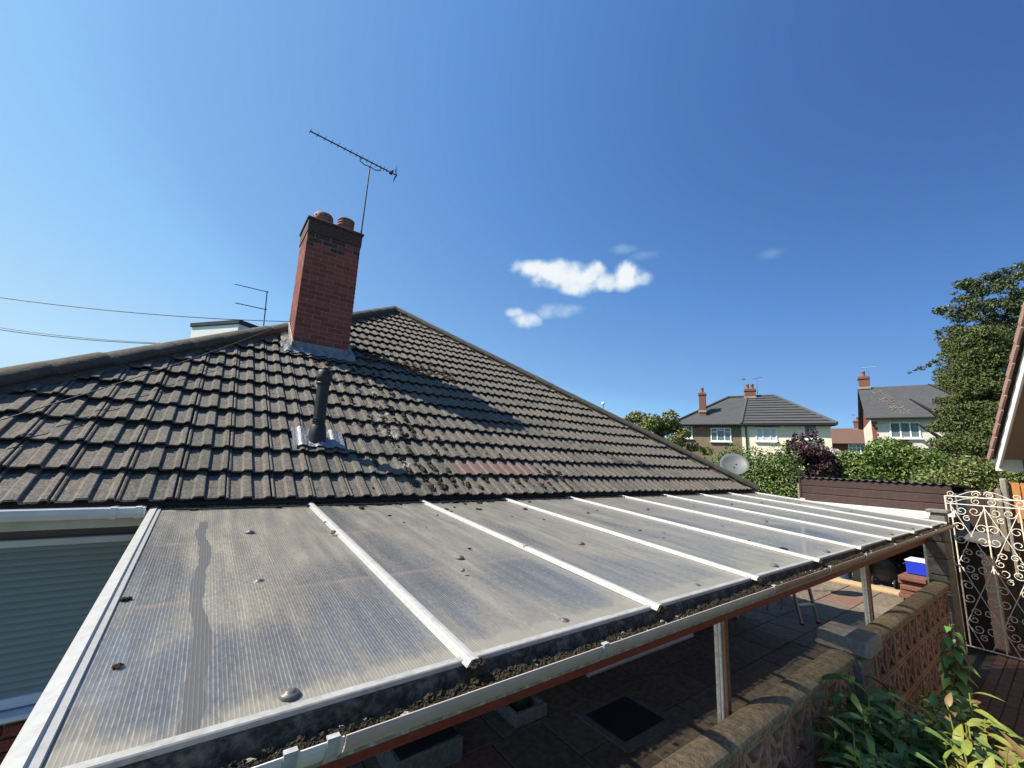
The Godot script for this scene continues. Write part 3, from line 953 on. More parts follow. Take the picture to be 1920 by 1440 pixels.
	for y in [0.1, 0.4]:
		tube(st, [Vector3(0, y, 0), Vector3(-0.04, y, 0.02)], 0.012, 6)
	done(st, "bracket", M.metal_grey, a)

	# black cable that hangs down over the tiles
	st = begin()
	var pts := []
	var ca := on_plane(536, 606, Vector3(0, cos(PITCH), sin(PITCH)), roof_point(0, 0, 0.16))
	var cb := on_plane(-60, 806, Vector3(0, cos(PITCH), sin(PITCH)), roof_point(0, 0, 0.1))
	for k in 17:
		var t := k / 16.0
		pts.append(ca.lerp(cb, t) + Vector3(0, -0.12 * 4.0 * t * (1.0 - t) * 0.4, 0))
	tube(st, pts, 0.0045, 5)
	tag(done(st, "aerial_cable", M.wire, self), "thin black cable hanging low over the roof tiles left of the chimney", "cable")
	# overhead lines to the house
	var wires := [[[0, 550], [545, 603], 7.5, 5.35, "single overhead line running to the hip beside the chimney"], [[0, 603], [300, 643], 11.0, 8.0, "upper of two close overhead lines beyond the hip"], [[0, 608], [300, 645], 11.0, 8.0, "lower of two close overhead lines beyond the hip"]]
	for w in wires:
		st = begin()
		pts = []
		var p0 := far_at(w[0][0] - 120, w[0][1] - 10, w[2])
		var p1 := far_at(w[1][0], w[1][1], w[3])
		for k in 25:
			var t := k / 24.0
			pts.append(p0.lerp(p1, t) + Vector3(0, -0.07 * 4.0 * t * (1.0 - t), 0))
		tube(st, pts, 0.005, 5)
		tag(done(st, "overhead_line", M.wire, self), w[4], "cable")

	# moss that has grown and slipped down the tiles below the chimney
	st = begin()
	var sb := begin()
	rng.seed = 15
	for k in 420:
		var px := rng.randf_range(0.0, 1.0)
		var s := lerpf(0.05, 3.0, px)
		var x := 2.75 - px * 0.42 + rng.randfn(0.0, 0.28)
		if rng.randf() < 0.3:
			x = 2.4 + rng.randf() * 2.2
			s = rng.randf_range(0.05, 1.4) * (1.0 - (x - 2.4) / 3.0) + 0.02
		# moss sits in the pans and on the lower edges
		x = snappedf(x, 0.15) + rng.randf_range(-0.03, 0.05) + 0.03
		if x > 2.98 and x < 4.2 and s > 0.34 and s < 0.72:
			continue
		var r := 0.008 + 0.026 * pow(rng.randf(), 1.6)
		lump(st, roof_point(x, s, tile_surface(x, s) + r * 0.35), Vector3(r, r * 0.7, r * rng.randf_range(1.0, 2.0)), 0.35, Basis(Vector3.RIGHT, PITCH))
	for k in 200:
		var t := rng.randf()
		var at := on_plane(lerpf(684, 852, t), lerpf(668, 712, t) + rng.randfn(0.0, 5.0), Vector3(0, cos(PITCH), sin(PITCH)), roof_point(0, 0))
		var x := at.x
		var s := -at.z / cos(PITCH)
		var r := rng.randf_range(0.012, 0.034)
		lump(sb, roof_point(x, s, tile_surface(x, s) + r * 0.3), Vector3(r, r * 0.6, r * 1.2), 0.35, Basis(Vector3.RIGHT, PITCH))
	var mo := done(st, "moss", M.moss, self)
	mo.set_meta("kind", "stuff")
	tag(mo, "dark moss scattered over the tiles below the chimney", "moss")
	mo = done(sb, "moss", M.moss_brown, self)
	mo.set_meta("kind", "stuff")
	tag(mo, "brown mat of dead moss on the tiles right beside the chimney foot", "moss")
	# pale spilt mortar in one column under the chimney
	for e in [[697, 728, 0.05], [704, 745, 0.08], [716, 772, 0.07], [722, 786, 0.08], [731, 808, 0.09], [741, 822, 0.07], [757, 866, 0.06], [690, 712, 0.05]]:
		st = begin()
		var at := on_plane(e[0], e[1], Vector3(0, cos(PITCH), sin(PITCH)), roof_point(0, 0))
		for q in 16:
			var mx: float = at.x + rng.randfn(0, 0.45) * e[2]
			var ms: float = -at.z / cos(PITCH) + rng.randfn(0, 0.8) * e[2]
			lump(st, roof_point(mx, ms, tile_surface(mx, ms)), Vector3(rng.randf_range(0.014, 0.03), 0.008, rng.randf_range(0.016, 0.045)), 0.3, Basis(Vector3.RIGHT, PITCH))
		tag(done(st, "mortar_splash", M.mortar_pale, self), "pale splash of old mortar on a tile in line below the chimney", "mortar", "mortar splashes down the roof")

# ------------------------------------------------------------------ the lean-to
func can_y(z: float) -> float:
	return EAVE - 0.059 - SLOPE * z
func panel_material(k: int, fa: PackedByteArray, fb: PackedByteArray, flutes: ImageTexture) -> StandardMaterial3D:
	# twin-wall sheet: clear plastic with its webs showing, under a film of algae and dust; alpha is how much the film hides
	var w := 1024
	var h := 1024
	# washed patches, tinted blue for reflected sky: centre u, v, half sizes
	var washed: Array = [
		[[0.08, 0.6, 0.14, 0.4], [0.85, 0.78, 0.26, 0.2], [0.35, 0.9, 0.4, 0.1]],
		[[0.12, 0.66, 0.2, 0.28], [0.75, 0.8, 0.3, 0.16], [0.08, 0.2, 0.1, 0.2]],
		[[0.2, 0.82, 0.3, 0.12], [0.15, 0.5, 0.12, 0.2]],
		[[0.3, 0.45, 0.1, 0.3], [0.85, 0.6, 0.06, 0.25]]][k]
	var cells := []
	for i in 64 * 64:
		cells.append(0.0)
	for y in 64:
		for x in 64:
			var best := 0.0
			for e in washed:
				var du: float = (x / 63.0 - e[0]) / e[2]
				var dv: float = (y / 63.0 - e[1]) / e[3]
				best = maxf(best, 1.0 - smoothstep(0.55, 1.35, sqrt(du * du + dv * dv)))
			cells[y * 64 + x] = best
	var lut := []
	for i in 256:
		lut.append(ramp_at([[0.0, 0.115, 0.13, 0.155], [0.3, 0.15, 0.157, 0.165], [0.55, 0.178, 0.178, 0.17], [0.8, 0.207, 0.2, 0.172], [1.0, 0.242, 0.234, 0.198]], i / 255.0).linear_to_srgb())  # bluish low end: sky reflection put into the colour of clean areas
	var out := PackedByteArray()
	out.resize(w * h * 4)
	var ro := PackedByteArray()
	ro.resize(w * h)
	var off := k * 131
	for y in h:
		var v := y / float(h)
		var iy := int(y * 62.9 / h)
		var fy := y * 62.9 / h - iy
		var crack_c := 0.0
		var crack_w := 0.0
		if k == 0:
			var cv := clampf((v - 0.22) / 0.78, 0.0, 1.0)
			crack_c = 0.275 + 0.012 * sin(v * 17.0) + 0.02 * (fa[((y >> 1) & 511) * 512 + 40] / 255.0 - 0.5)
			crack_w = (0.017 + 0.014 * fb[((y >> 1) & 511) * 512 + 90] / 255.0) * (1.0 if v > 0.18 else 0.0) + 0.0 * cv
		var rim := smoothstep(0.95, 1.0, v) * 0.6 + (1.0 - smoothstep(0.0, 0.06, v)) * 0.5
		for x in w:
			var i := y * w + x
			var streak: int = fa[(((y >> 3) + off) & 511) * 512 + ((x >> 1) & 511)]
			var cloud: int = fb[(((y >> 1) + off) & 511) * 512 + (((x >> 1) + off * 2) & 511)]
			var cx := x * 63.0 / 1024.0
			var ix := int(cx)
			var fx := cx - ix
			var wash: float = lerpf(lerpf(cells[iy * 64 + ix], cells[iy * 64 + ix + 1], fx), lerpf(cells[iy * 64 + 64 + ix], cells[iy * 64 + 65 + ix], fx), fy)
			var grain: int = fa[((y * 3 + off) & 511) * 512 + ((x * 3) & 511)]
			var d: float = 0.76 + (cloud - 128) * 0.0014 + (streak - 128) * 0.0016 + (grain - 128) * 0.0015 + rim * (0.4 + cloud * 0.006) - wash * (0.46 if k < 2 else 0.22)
			var u := x / 1024.0
			if k == 0 and absf(u - crack_c) < crack_w:
				d = -0.3
			d = clampf(d, 0.0, 1.0)
			var web := 1.0 if (x * 92 / 1024.0 - floorf(x * 92 / 1024.0)) < 0.2 else 0.0
			var c: Color = lut[int(d * 255)]
			var a := 0.62 + 0.25 * d
			var lift := web * (0.16 - 0.09 * d) * (0.4 + grain * 0.0047)
			if k == 0 and absf(u - crack_c) < crack_w:
				a = 0.84
				lift *= 0.5
				c = Color(0.33, 0.335, 0.34)
			a = minf(a + web * 0.08, 0.98)
			out[i * 4] = mini(255, int((c.r + lift) * 255))
			out[i * 4 + 1] = mini(255, int((c.g + lift) * 255))
			out[i * 4 + 2] = mini(255, int((c.b + lift) * 255))
			out[i * 4 + 3] = int(a * 255)
			ro[i] = 140 if (k == 0 and absf(u - crack_c) < crack_w) else int((0.12 + 0.33 * d) * 255)
	var m := StandardMaterial3D.new()
	m.resource_name = "twin_wall_%d" % k
	m.albedo_texture = ImageTexture.create_from_image(Image.create_from_data(w, h, false, Image.FORMAT_RGBA8, out))
	m.transparency = BaseMaterial3D.TRANSPARENCY_ALPHA
	m.roughness = 1.0
	m.roughness_texture = ImageTexture.create_from_image(Image.create_from_data(w, h, false, Image.FORMAT_L8, ro))
	m.heightmap_enabled = true
	m.heightmap_texture = flutes
	m.heightmap_scale = 0.02
	m.backlight_enabled = true
	m.backlight = Color(0.2, 0.2, 0.18)
	return m

func make_lean_to() -> void:
	var c := thing("lean_to_canopy", "long lean-to canopy of dirty twin-wall plastic sheets between white glazing bars", "canopy", Vector3(4.9, 0, 1.25))
	var org := c.position
	var fa := field(201, 0.02, 4)
	var fb := field(203, 0.011, 5)
	var fl := PackedByteArray()
	for y in 4:
		for x in 1024:
			fl.append(int(127 + 127 * cos(TAU * (x * 92 / 1024.0))))
	var flutes := ImageTexture.create_from_image(Image.create_from_data(1024, 4, false, Image.FORMAT_L8, fl))
	var mats := []
	for k in 4:
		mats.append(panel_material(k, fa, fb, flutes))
	rng.seed = 31
	var order := [0, 1, 2, 3, 2, 1, 3, 2, 3]
	var z0 := -0.03
	var z1 := 2.55
	for k in 9:
		var xa := BAR0 + k * BAY + 0.012
		var xb := BAR0 + (k + 1) * BAY - 0.012
		# a slightly bowed sheet with texture coordinates
		var st := SurfaceTool.new()
		st.begin(Mesh.PRIMITIVE_TRIANGLES)
		var nu := 12
		var nv := 16
		var flip: bool = k > 3 and k % 2 == 1
		var ph := rng.randf() * TAU
		for i in nu + 1:
			for j in nv + 1:
				var u := i / float(nu)
				var v := j / float(nv)
				var z := lerpf(z0, z1, v)
				st.set_uv(Vector2(1.0 - u if flip else u, v))
				st.set_normal(Vector3(0, 1, SLOPE).normalized())
				st.add_vertex(Vector3(lerpf(xa, xb, u), can_y(z) + 0.006 * sin(u * PI) * sin(v * 9.0 + ph), z) - org)
		for i in nu:
			for j in nv:
				var q := i * (nv + 1) + j
				for e in [q, q + nv + 1, q + 1, q + 1, q + nv + 1, q + nv + 2]:
					st.add_index(e)
		st.generate_normals()
		st.generate_tangents()
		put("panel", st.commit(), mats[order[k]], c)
		# metal strip that closes the lower edge of the sheet
		st = begin()
		bbox(st, Vector3((xa + xb) / 2, can_y(z1) - 0.002, z1 + 0.003) - org, Vector3(xb - xa - 0.004, 0.018, 0.028), 0.003, Basis(Vector3.RIGHT, SLOPE))
		done(st, "edge_strip", M.edge_strip, c)
		# fixing buttons over the purlins
		for z in [0.77, 1.63, 2.49]:
			st = begin()
			lathe(st, [Vector2(0.0, -0.012), Vector2(0.024, -0.012), Vector2(0.025, -0.002), Vector2(0.022, 0.002), Vector2(0.014, 0.003), Vector2(0.013, 0.006), Vector2(0.008, 0.008), Vector2(0.0, 0.0085)], Vector3((xa + xb) / 2 + rng.randf_range(-0.015, 0.015), can_y(z) + 0.004, z) - org, 16)
			done(st, "fixing_button", M.button, c)
	# glazing bars: snap-on caps over the joints
	for k in 10:
		var x := BAR0 + k * BAY
		var st := begin()
		var up := Vector3(0, 1, SLOPE).normalized()
		var a := Vector3(x, can_y(-0.05), -0.05) - org
		var b := Vector3(x, can_y(2.6), 2.6) - org
		if k == 0:
			extrude(st, [Vector2(-0.024, -0.05), Vector2(-0.024, 0.008), Vector2(-0.019, 0.014), Vector2(0.014, 0.019), Vector2(0.018, 0.011), Vector2(0.036, 0.008), Vector2(0.038, 0.003), Vector2(0.012, -0.05)], a, b, Vector3.RIGHT, up)
		else:
			extrude(st, [Vector2(-0.029, 0.002), Vector2(-0.028, 0.005), Vector2(-0.021, 0.006), Vector2(-0.019, 0.015), Vector2(-0.014, 0.021), Vector2(0.0, 0.023), Vector2(0.014, 0.021), Vector2(0.019, 0.015), Vector2(0.021, 0.006), Vector2(0.028, 0.005), Vector2(0.029, 0.002)], a, b, Vector3.RIGHT, up)
		done(st, "glazing_bar", M.bar_white, c)
		st = begin()
		box(st, Vector3(x, can_y(1.25) - 0.022, 1.25) - org, Vector3(0.046, 0.03, 2.56), Basis(Vector3.RIGHT, atan(SLOPE)))
		done(st, "bar_base", M.bar_grey, c)
		st = begin()
		for q in 5:
			lump(st, Vector3(x + rng.randf_range(-0.022, 0.022), can_y(2.61) + rng.randf_range(-0.008, 0.016), 2.612) - org, Vector3(0.014, 0.014, 0.012), 0.35)
		done(st, "bar_end", M.moss, c)
	# timber: purlins, front beam, back plate
	for e in [[0.77, 0.05, 0.07, "timber_orange"], [1.63, 0.05, 0.07, "timber_orange"], [2.4, 0.055, 0.2, "beam_red"], [-0.02, 0.045, 0.1, "timber_brown"]]:
		var st := begin()
		var dep: float = e[2]
		var cy: float = can_y(e[0]) - 0.04 - dep / 2
		if e[3] == "beam_red":
			cy = 1.83
		bbox(st, Vector3(BAR0 + 4.5 * BAY + 0.02, cy, e[0]) - org, Vector3(9 * BAY + 0.02, dep, e[1]), 0.004)
		done(st, "purlin" if dep < 0.08 else ("front_beam" if e[3] == "beam_red" else "wall_plate"), M[e[3]], c)
	# dark weathered board behind the gutter
	var st := begin()
	bbox(st, Vector3(BAR0 + 4.5 * BAY, can_y(2.56) - 0.066, 2.558) - org, Vector3(9 * BAY + 0.16, 0.11, 0.02), 0.003)
	done(st, "fascia_board", M.board_black, c)
	# gutter: half-round lengths with unions and brackets, full of moss
	var lip := func(x: float) -> float: return 1.972 + 0.004 * (x - 1.3)
	var cuts := [0.44, 1.08, 2.02, 3.46, 5.2, 7.0, 9.5]
	for k in cuts.size() - 1:
		st = begin()
		var prof := []
		for q in 11:
			var an := PI * 1.28 + PI * 0.72 * q / 10.0
			prof.append(Vector2(cos(an) * 0.058, sin(an) * 0.062))
		for q in 11:
			var an := TAU - PI * 0.72 * q / 10.0
			prof.append(Vector2(cos(an) * 0.054, sin(an) * 0.058))
		var xa: float = cuts[k]
		var xb: float = cuts[k + 1] - 0.004
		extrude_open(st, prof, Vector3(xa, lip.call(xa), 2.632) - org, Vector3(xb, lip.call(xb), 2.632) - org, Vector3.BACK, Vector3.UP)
		var g := done(st, "gutter", M.gutter_sheen_pale if k == 0 else (M.gutter_sheen_pink if k < 3 else M.gutter_brown), c)  # near lengths coloured paler for the sky they reflect
		var spots: Array = [[0.96, 1.05], [2.0], [3.44], [4.35, 5.18], [6.1, 6.98], [8.0, 9.2]][k]
		for x in spots:
			st = begin()
			prof = []
			for q in 9:
				var an := PI * 1.4 + PI * 0.6 * q / 8.0
				prof.append(Vector2(cos(an) * 0.063, sin(an) * 0.067))
			prof.append(Vector2(0.065, 0.009))
			prof.append(Vector2(0.048, 0.009))
			prof.append(Vector2(0.048, 0.005))
			prof.append(Vector2(0.0595, 0.003))
			for q in 8:
				var an := TAU - PI * 0.6 * (q + 1) / 8.0
				prof.append(Vector2(cos(an) * 0.0595, sin(an) * 0.0635))
			extrude_open(st, prof, Vector3(x - 0.014, lip.call(x), 2.632) - org, Vector3(x + 0.014, lip.call(x), 2.632) - org, Vector3.BACK, Vector3.UP)
			done(st, "gutter_bracket", M.bar_grey, g)
	# posts
	for k in [3, 6, 9]:
		var x: float = BAR0 + k * BAY
		st = begin()
		bbox(st, Vector3(x, 0.865, 2.345) - org, Vector3(0.05, 1.73, 0.045), 0.004)
		done(st, "post", M.post_paint, c)
		st = begin()
		bbox(st, Vector3(x + 0.004, 0.865, 2.379) - org, Vector3(0.042, 1.73, 0.022), 0.003)
		done(st, "post_batten", M.timber_brown, c)
		st = begin()
		box(st, Vector3(x - 0.0265, 0.865, 2.345) - org, Vector3(0.004, 1.73, 0.01))
		done(st, "post_bead", M.bar_grey, c)
	# moss in the gutter
	st = begin()
	rng.seed = 33
	for k in 5000:
		var x := rng.randf_range(0.5, 9.35)
		var t := rng.randf()
		var r := rng.randf_range(0.003, 0.01)
		lump(st, Vector3(x, lip.call(x) - 0.036 + rng.randf_range(-0.005, 0.01) + 0.012 * sin(x * 7.0) * sin(x * 3.1), lerpf(2.6, 2.658, t)), Vector3(r * 1.3, r, r), 0.45)
	var mo := done(st, "gutter_moss", M.moss, self)
	mo.set_meta("kind", "stuff")
	tag(mo, "black moss and silt filling the lean-to gutter", "moss")
	st = begin()
	box(st, Vector3(4.93, 1.933, 2.63), Vector3(8.9, 0.012, 0.07), Basis(Vector3.BACK, 0.004))
	for k in 350:
		var x := rng.randf_range(0.5, 9.35)
		var r := rng.randf_range(0.003, 0.008)
		lump(st, Vector3(x, lip.call(x) - 0.034 + rng.randf_range(-0.006, 0.006), rng.randf_range(2.595, 2.665)), Vector3(r * 1.8, r * 0.7, r), 0.45)
	mo = done(st, "gutter_silt", M.mortar_pale, self)
	mo.set_meta("kind", "stuff")
	tag(mo, "pale crumbs of silt lying among the moss in the lean-to gutter", "silt")
	# clumps of moss that have rolled onto the sheets: a pixel and a size
	for e in [[235, 1126, 0.02], [222, 1252, 0.018], [730, 968, 0.016], [812, 950, 0.015], [838, 956, 0.02], [852, 952, 0.016], [872, 946, 0.022], [900, 944, 0.03], [898, 957, 0.034], [985, 956, 0.028], [992, 942, 0.022], [846, 960, 0.014], [820, 967, 0.013], [1020, 975, 0.014], [1470, 1031, 0.03], [880, 1030, 0.012], [1200, 996, 0.016], [1405, 1015, 0.016], [611, 981, 0.016], [800, 990, 0.01], [1120, 958, 0.015], [678, 954, 0.03], [1245, 1010, 0.012]]:
		var p := on_plane(e[0], e[1], Vector3(0, 1, SLOPE).normalized(), Vector3(0, can_y(0), 0))
		st = begin()
		for q in 5:
			lump(st, Vector3(rng.randf_range(-1, 1), 0.2, rng.randf_range(-1, 1)) * e[2] * 0.5, Vector3(e[2], e[2] * 0.6, e[2]) * rng.randf_range(0.3, 0.6), 0.4)
		var o := done(st, "moss_clump", M.moss, self)
		o.position = p + Vector3(0, 0.004, 0)
		tag(o, "loose clump of dark moss lying on the plastic sheets", "moss", "moss clumps fallen onto the lean-to")
	for e in [[624, 998, 0.013], [985, 1024, 0.013], [868, 1069, 0.009]]:
		var p := on_plane(e[0], e[1], Vector3(0, 1, SLOPE).normalized(), Vector3(0, can_y(0) + 0.02, 0))
		st = begin()
		lump(st, Vector3.ZERO, Vector3(e[2] * 1.5, e[2], e[2]), 0.2)
		var o := done(st, "mortar_crumb", M.mortar_pale, self)
		o.position = p
		tag(o, "pinkish crumb of mortar lying on the lean-to", "stone", "mortar crumbs on the lean-to")
	# line of dirt and leaf litter where the sheets meet the eaves
	st = begin()
	for k in 500:
		var x := rng.randf_range(0.6, 9.3)
		if rng.randf() < 0.5:
			x = rng.randf_range(1.7, 4.4)
		var r := rng.randf_range(0.006, 0.017)
		lump(st, Vector3(x, can_y(0.06) + 0.004, rng.randf_range(0.015, 0.055 + 0.07 * pow(rng.randf(), 4.0))), Vector3(r * 1.5, r * 0.7, r), 0.4)
	mo = done(st, "eaves_litter", M.moss, self)
	mo.set_meta("kind", "stuff")
	tag(mo, "line of moss crumbs where the lean-to meets the roof tiles", "moss")
	st = begin()
	var pts := []
	for k in 60:
		var x := 0.62 + k * 0.15
		pts.append(Vector3(x, can_y(0.085) + 0.012, 0.085 + 0.012 * sin(k * 0.6) + 0.006 * sin(k * 1.7)))
	tube(st, pts, 0.006, 5)
	tag(done(st, "eaves_cable", M.wire, self), "black cable lying along the top edge of the lean-to under the eaves", "cable")

# ------------------------------------------------------------------ yard
func make_yard() -> void:
	var st := begin()
	quad(st, Vector3(-300, -0.09, -300), Vector3(300, -0.09, -300), Vector3(300, -0.09, 300), Vector3(-300, -0.09, 300), Vector3.UP)
	struct(done(st, "ground", M.grass, self))
	# patio: a bed with slabs laid on it
	st = begin()
	box(st, Vector3(6.3, -0.043, 1.15), Vector3(15.8, 0.06, 2.9))
	var pat := done(st, "patio", M.joint, self)
	struct(pat)
	rng.seed = 41
	var shapes := {}
	var z := -0.27
	var row := 0
	var heights := [0.5, 0.58, 0.45, 0.58, 0.5]
	while z < 2.4:
		var dz: float = heights[row % heights.size()]
		var x := -1.4 + (0.31 if row % 2 else 0.0)
		while x < 14.0:
			var dx: float = [0.6, 0.6, 0.9, 0.6, 0.45][rng.randi() % 5]
			var key := "%.2f_%.2f" % [dx, dz]
			if not shapes.has(key):
				var s := begin()
				bbox(s, Vector3.ZERO, Vector3(dx - 0.014, 0.04, dz - 0.014), 0.006)
				shapes[key] = made(s)
			var cx := x + dx / 2
			var cz := z + dz / 2
			if cz < 2.4:
				var mm: Material = M["slab%d" % (rng.randi() % 4)] if rng.randf() > 0.12 else M.slab_red
				var o := put("slab", shapes[key], mm, pat)
				o.position = Vector3(cx, -0.004 + rng.randf_range(-0.004, 0.004), cz)
				o.rotation = Vector3(rng.randf_range(-0.004, 0.004), rng.randf_range(-0.006, 0.006), rng.randf_range(-0.004, 0.004))
			x += dx
		z += dz
		row += 1
	# concrete patch round the inspection cover
	st = begin()
	bbox(st, Vector3(4.67, 0.008, 0.69), Vector3(0.86, 0.036, 0.68), 0.008)
	done(st, "concrete_patch", M.concrete_dark, pat)
	var mh := thing("inspection_cover", "black iron inspection cover set in concrete in the paving", "manhole cover", Vector3(4.65, 0.03, 0.67))
	st = begin()
	for e in [[0, 0.235, 0.64, 0.03], [0, -0.235, 0.64, 0.03], [0.305, 0, 0.03, 0.44], [-0.305, 0, 0.03, 0.44]]:
		bbox(st, Vector3(e[0], 0.0, e[1]), Vector3(e[2], 0.016, e[3]), 0.003)
	done(st, "frame", M.iron, mh)
	st = begin()
	box(st, Vector3(0, -0.001, 0), Vector3(0.575, 0.012, 0.435))
	done(st, "plate", M.iron, mh)
	st = begin()
	for i in 10:
		for j in 9:
			if j >= 3 and j <= 5 and i >= 2 and i <= 7:
				continue
			bbox(st, Vector3(-0.248 + i * 0.055, 0.007, -0.19 + j * 0.0475), Vector3(0.038, 0.006, 0.012) if (i + j) % 2 else Vector3(0.012, 0.006, 0.036), 0.002)
	bbox(st, Vector3(0, 0.007, 0), Vector3(0.26, 0.006, 0.07), 0.002)
	done(st, "raised_pattern", M.iron, mh)
	# gully surround, watering can, cut pipe, long pipe
	var gs := thing("gully_surround", "low square concrete gully surround at the foot of the brick wall", "drain", Vector3(3.78, 0.015, 0.0))
	for e in [[0, 0.17, 0.42, 0.06], [0, -0.17, 0.42, 0.06], [0.18, 0, 0.06, 0.28], [-0.18, 0, 0.06, 0.28]]:
		st = begin()
		bbox(st, Vector3(e[0], 0.06, e[1]), Vector3(e[2], 0.12, e[3]), 0.012)
		done(st, "kerb", M.concrete, gs)
	var can := thing("watering_can", "dark green plastic watering can standing in the gully surround", "watering can", Vector3(3.78, 0.02, -0.02), 0.5)
	st = begin()
	lathe(st, [Vector2(0.0, 0.0), Vector2(0.095, 0.0), Vector2(0.1, 0.02), Vector2(0.088, 0.2), Vector2(0.08, 0.23), Vector2(0.05, 0.245), Vector2(0.045, 0.24)], Vector3.ZERO, 20)
	done(st, "body", M.green_plastic, can)
	st = begin()
	tube(st, [Vector3(0.08, 0.06, 0), Vector3(0.2, 0.14, 0), Vector3(0.34, 0.26, 0)], [0.022, 0.015, 0.011], 10)
	done(st, "spout", M.green_plastic, can)
	st = begin()
	tube(st, [Vector3(0.02, 0.24, 0), Vector3(-0.02, 0.31, 0), Vector3(-0.1, 0.32, 0), Vector3(-0.16, 0.24, 0), Vector3(-0.15, 0.12, 0), Vector3(-0.09, 0.07, 0)], 0.011, 8)
	done(st, "handle", M.green_plastic, can)
	st = begin()
	lathe(st, [Vector2(0.01, 0.0), Vector2(0.03, 0.03), Vector2(0.0, 0.032)], Vector3(0.34, 0.26, 0), 12, Basis(Vector3.BACK, -0.8))
	done(st, "rose", M.green_plastic, can)
	var wp := begin()
	tube(wp, [Vector3(4.0, 0.17, -0.17), Vector3(4.1, 0.42, -0.235)], 0.034, 12)
	tag(done(wp, "waste_pipe", M.white_plastic, self), "short white waste pipe leaning from the wall over the gully", "pipe")
	wp = begin()
	tube(wp, [Vector3(4.93, 0.052, -0.12), Vector3(7.25, 0.052, -0.1)], 0.034, 14)
	tag(done(wp, "loose_pipe", M.white_plastic, self), "long white plastic pipe lying on the slabs along the brick wall", "pipe")
	# black mat on a step by the wall, lower left
	var s := begin()
	bbox(s, Vector3(2.62, 0.1, 0.02), Vector3(0.62, 0.19, 0.5), 0.01)
	tag(done(s, "door_step", M.concrete_dark, self), "low dark concrete step under a black rubber mat", "step")
	var rm := thing("rubber_mat", "black ribbed rubber mat lying on the step", "mat", Vector3(2.62, 0.2, 0.03), 0.05)
	s = begin()
	bbox(s, Vector3.ZERO, Vector3(0.56, 0.012, 0.42), 0.003)
	done(s, "base", M.rubber_mat, rm)
	s = begin()
	for k in 18:
		box(s, Vector3(-0.25 + k * 0.0295, 0.0075, 0), Vector3(0.012, 0.006, 0.39))
	done(s, "ribs", M.rubber_mat, rm)
	# downpipe shoe on the wall
	var dp := thing("downpipe", "white downpipe with a shoe at the far end of the brick wall", "pipe", Vector3(8.75, 0.06, -0.22))
	s = begin()
	tube(s, [Vector3(0, 2.0, 0), Vector3(0, 0.12, 0)], 0.036, 12)
	done(s, "pipe", M.white_plastic, dp)
	s = begin()
	tube(s, [Vector3(0, 0.14, 0), Vector3(0, 0.06, 0.02), Vector3(0, 0.0, 0.13)], [0.041, 0.041, 0.04], 12)
	done(s, "shoe", M.white_plastic, dp)
	# step ladder
	var la := thing("step_ladder", "aluminium step ladder with two treads standing under the lean-to", "ladder", Vector3(9.75, 0.012, 0.45), -0.35)
	for sx in [-0.19, 0.19]:
		s = begin()
		bbox(s, Vector3(sx, 0.62, 0.12), Vector3(0.03, 1.3, 0.055), 0.004, Basis(Vector3.RIGHT, -0.22))
		done(s, "stile", M.aluminium, la)
		s = begin()
		bbox(s, Vector3(sx * 0.92, 0.6, -0.32), Vector3(0.025, 1.28, 0.03), 0.004, Basis(Vector3.RIGHT, 0.22))
		done(s, "rear_leg", M.aluminium, la)
		s = begin()
		bbox(s, Vector3(sx, 0.012, 0.255), Vector3(0.034, 0.045, 0.062), 0.006)
		done(s, "foot", M.bin_black, la)
	for y in [0.3, 0.55, 0.8, 1.05]:
		s = begin()
		bbox(s, Vector3(0, y, 0.19 - (y - 0.3) * 0.22), Vector3(0.36, 0.025, 0.09), 0.004)
		done(s, "tread", M.aluminium, la)
	s = begin()
	bbox(s, Vector3(0, 1.26, -0.08), Vector3(0.42, 0.05, 0.24), 0.008)
	done(s, "top_step", M.aluminium, la)
	# folding stool in the dark
	var sto := thing("folding_stool", "small dark folding stool in the shade beyond the white shoe of the downpipe", "stool", Vector3(10.5, 0.014, 0.0), 0.4)
	s = begin()
	bbox(s, Vector3(0, 0.42, 0), Vector3(0.36, 0.03, 0.3), 0.008)
	done(s, "seat", M.blue_dark, sto)
	for e in [[-0.16, -0.12], [0.16, -0.12], [-0.16, 0.12], [0.16, 0.12]]:
		s = begin()
		tube(s, [Vector3(e[0], 0.0, e[1] * 1.3), Vector3(e[0], 0.41, -e[1])], 0.01, 6)
		done(s, "leg", M.metal_grey, sto)

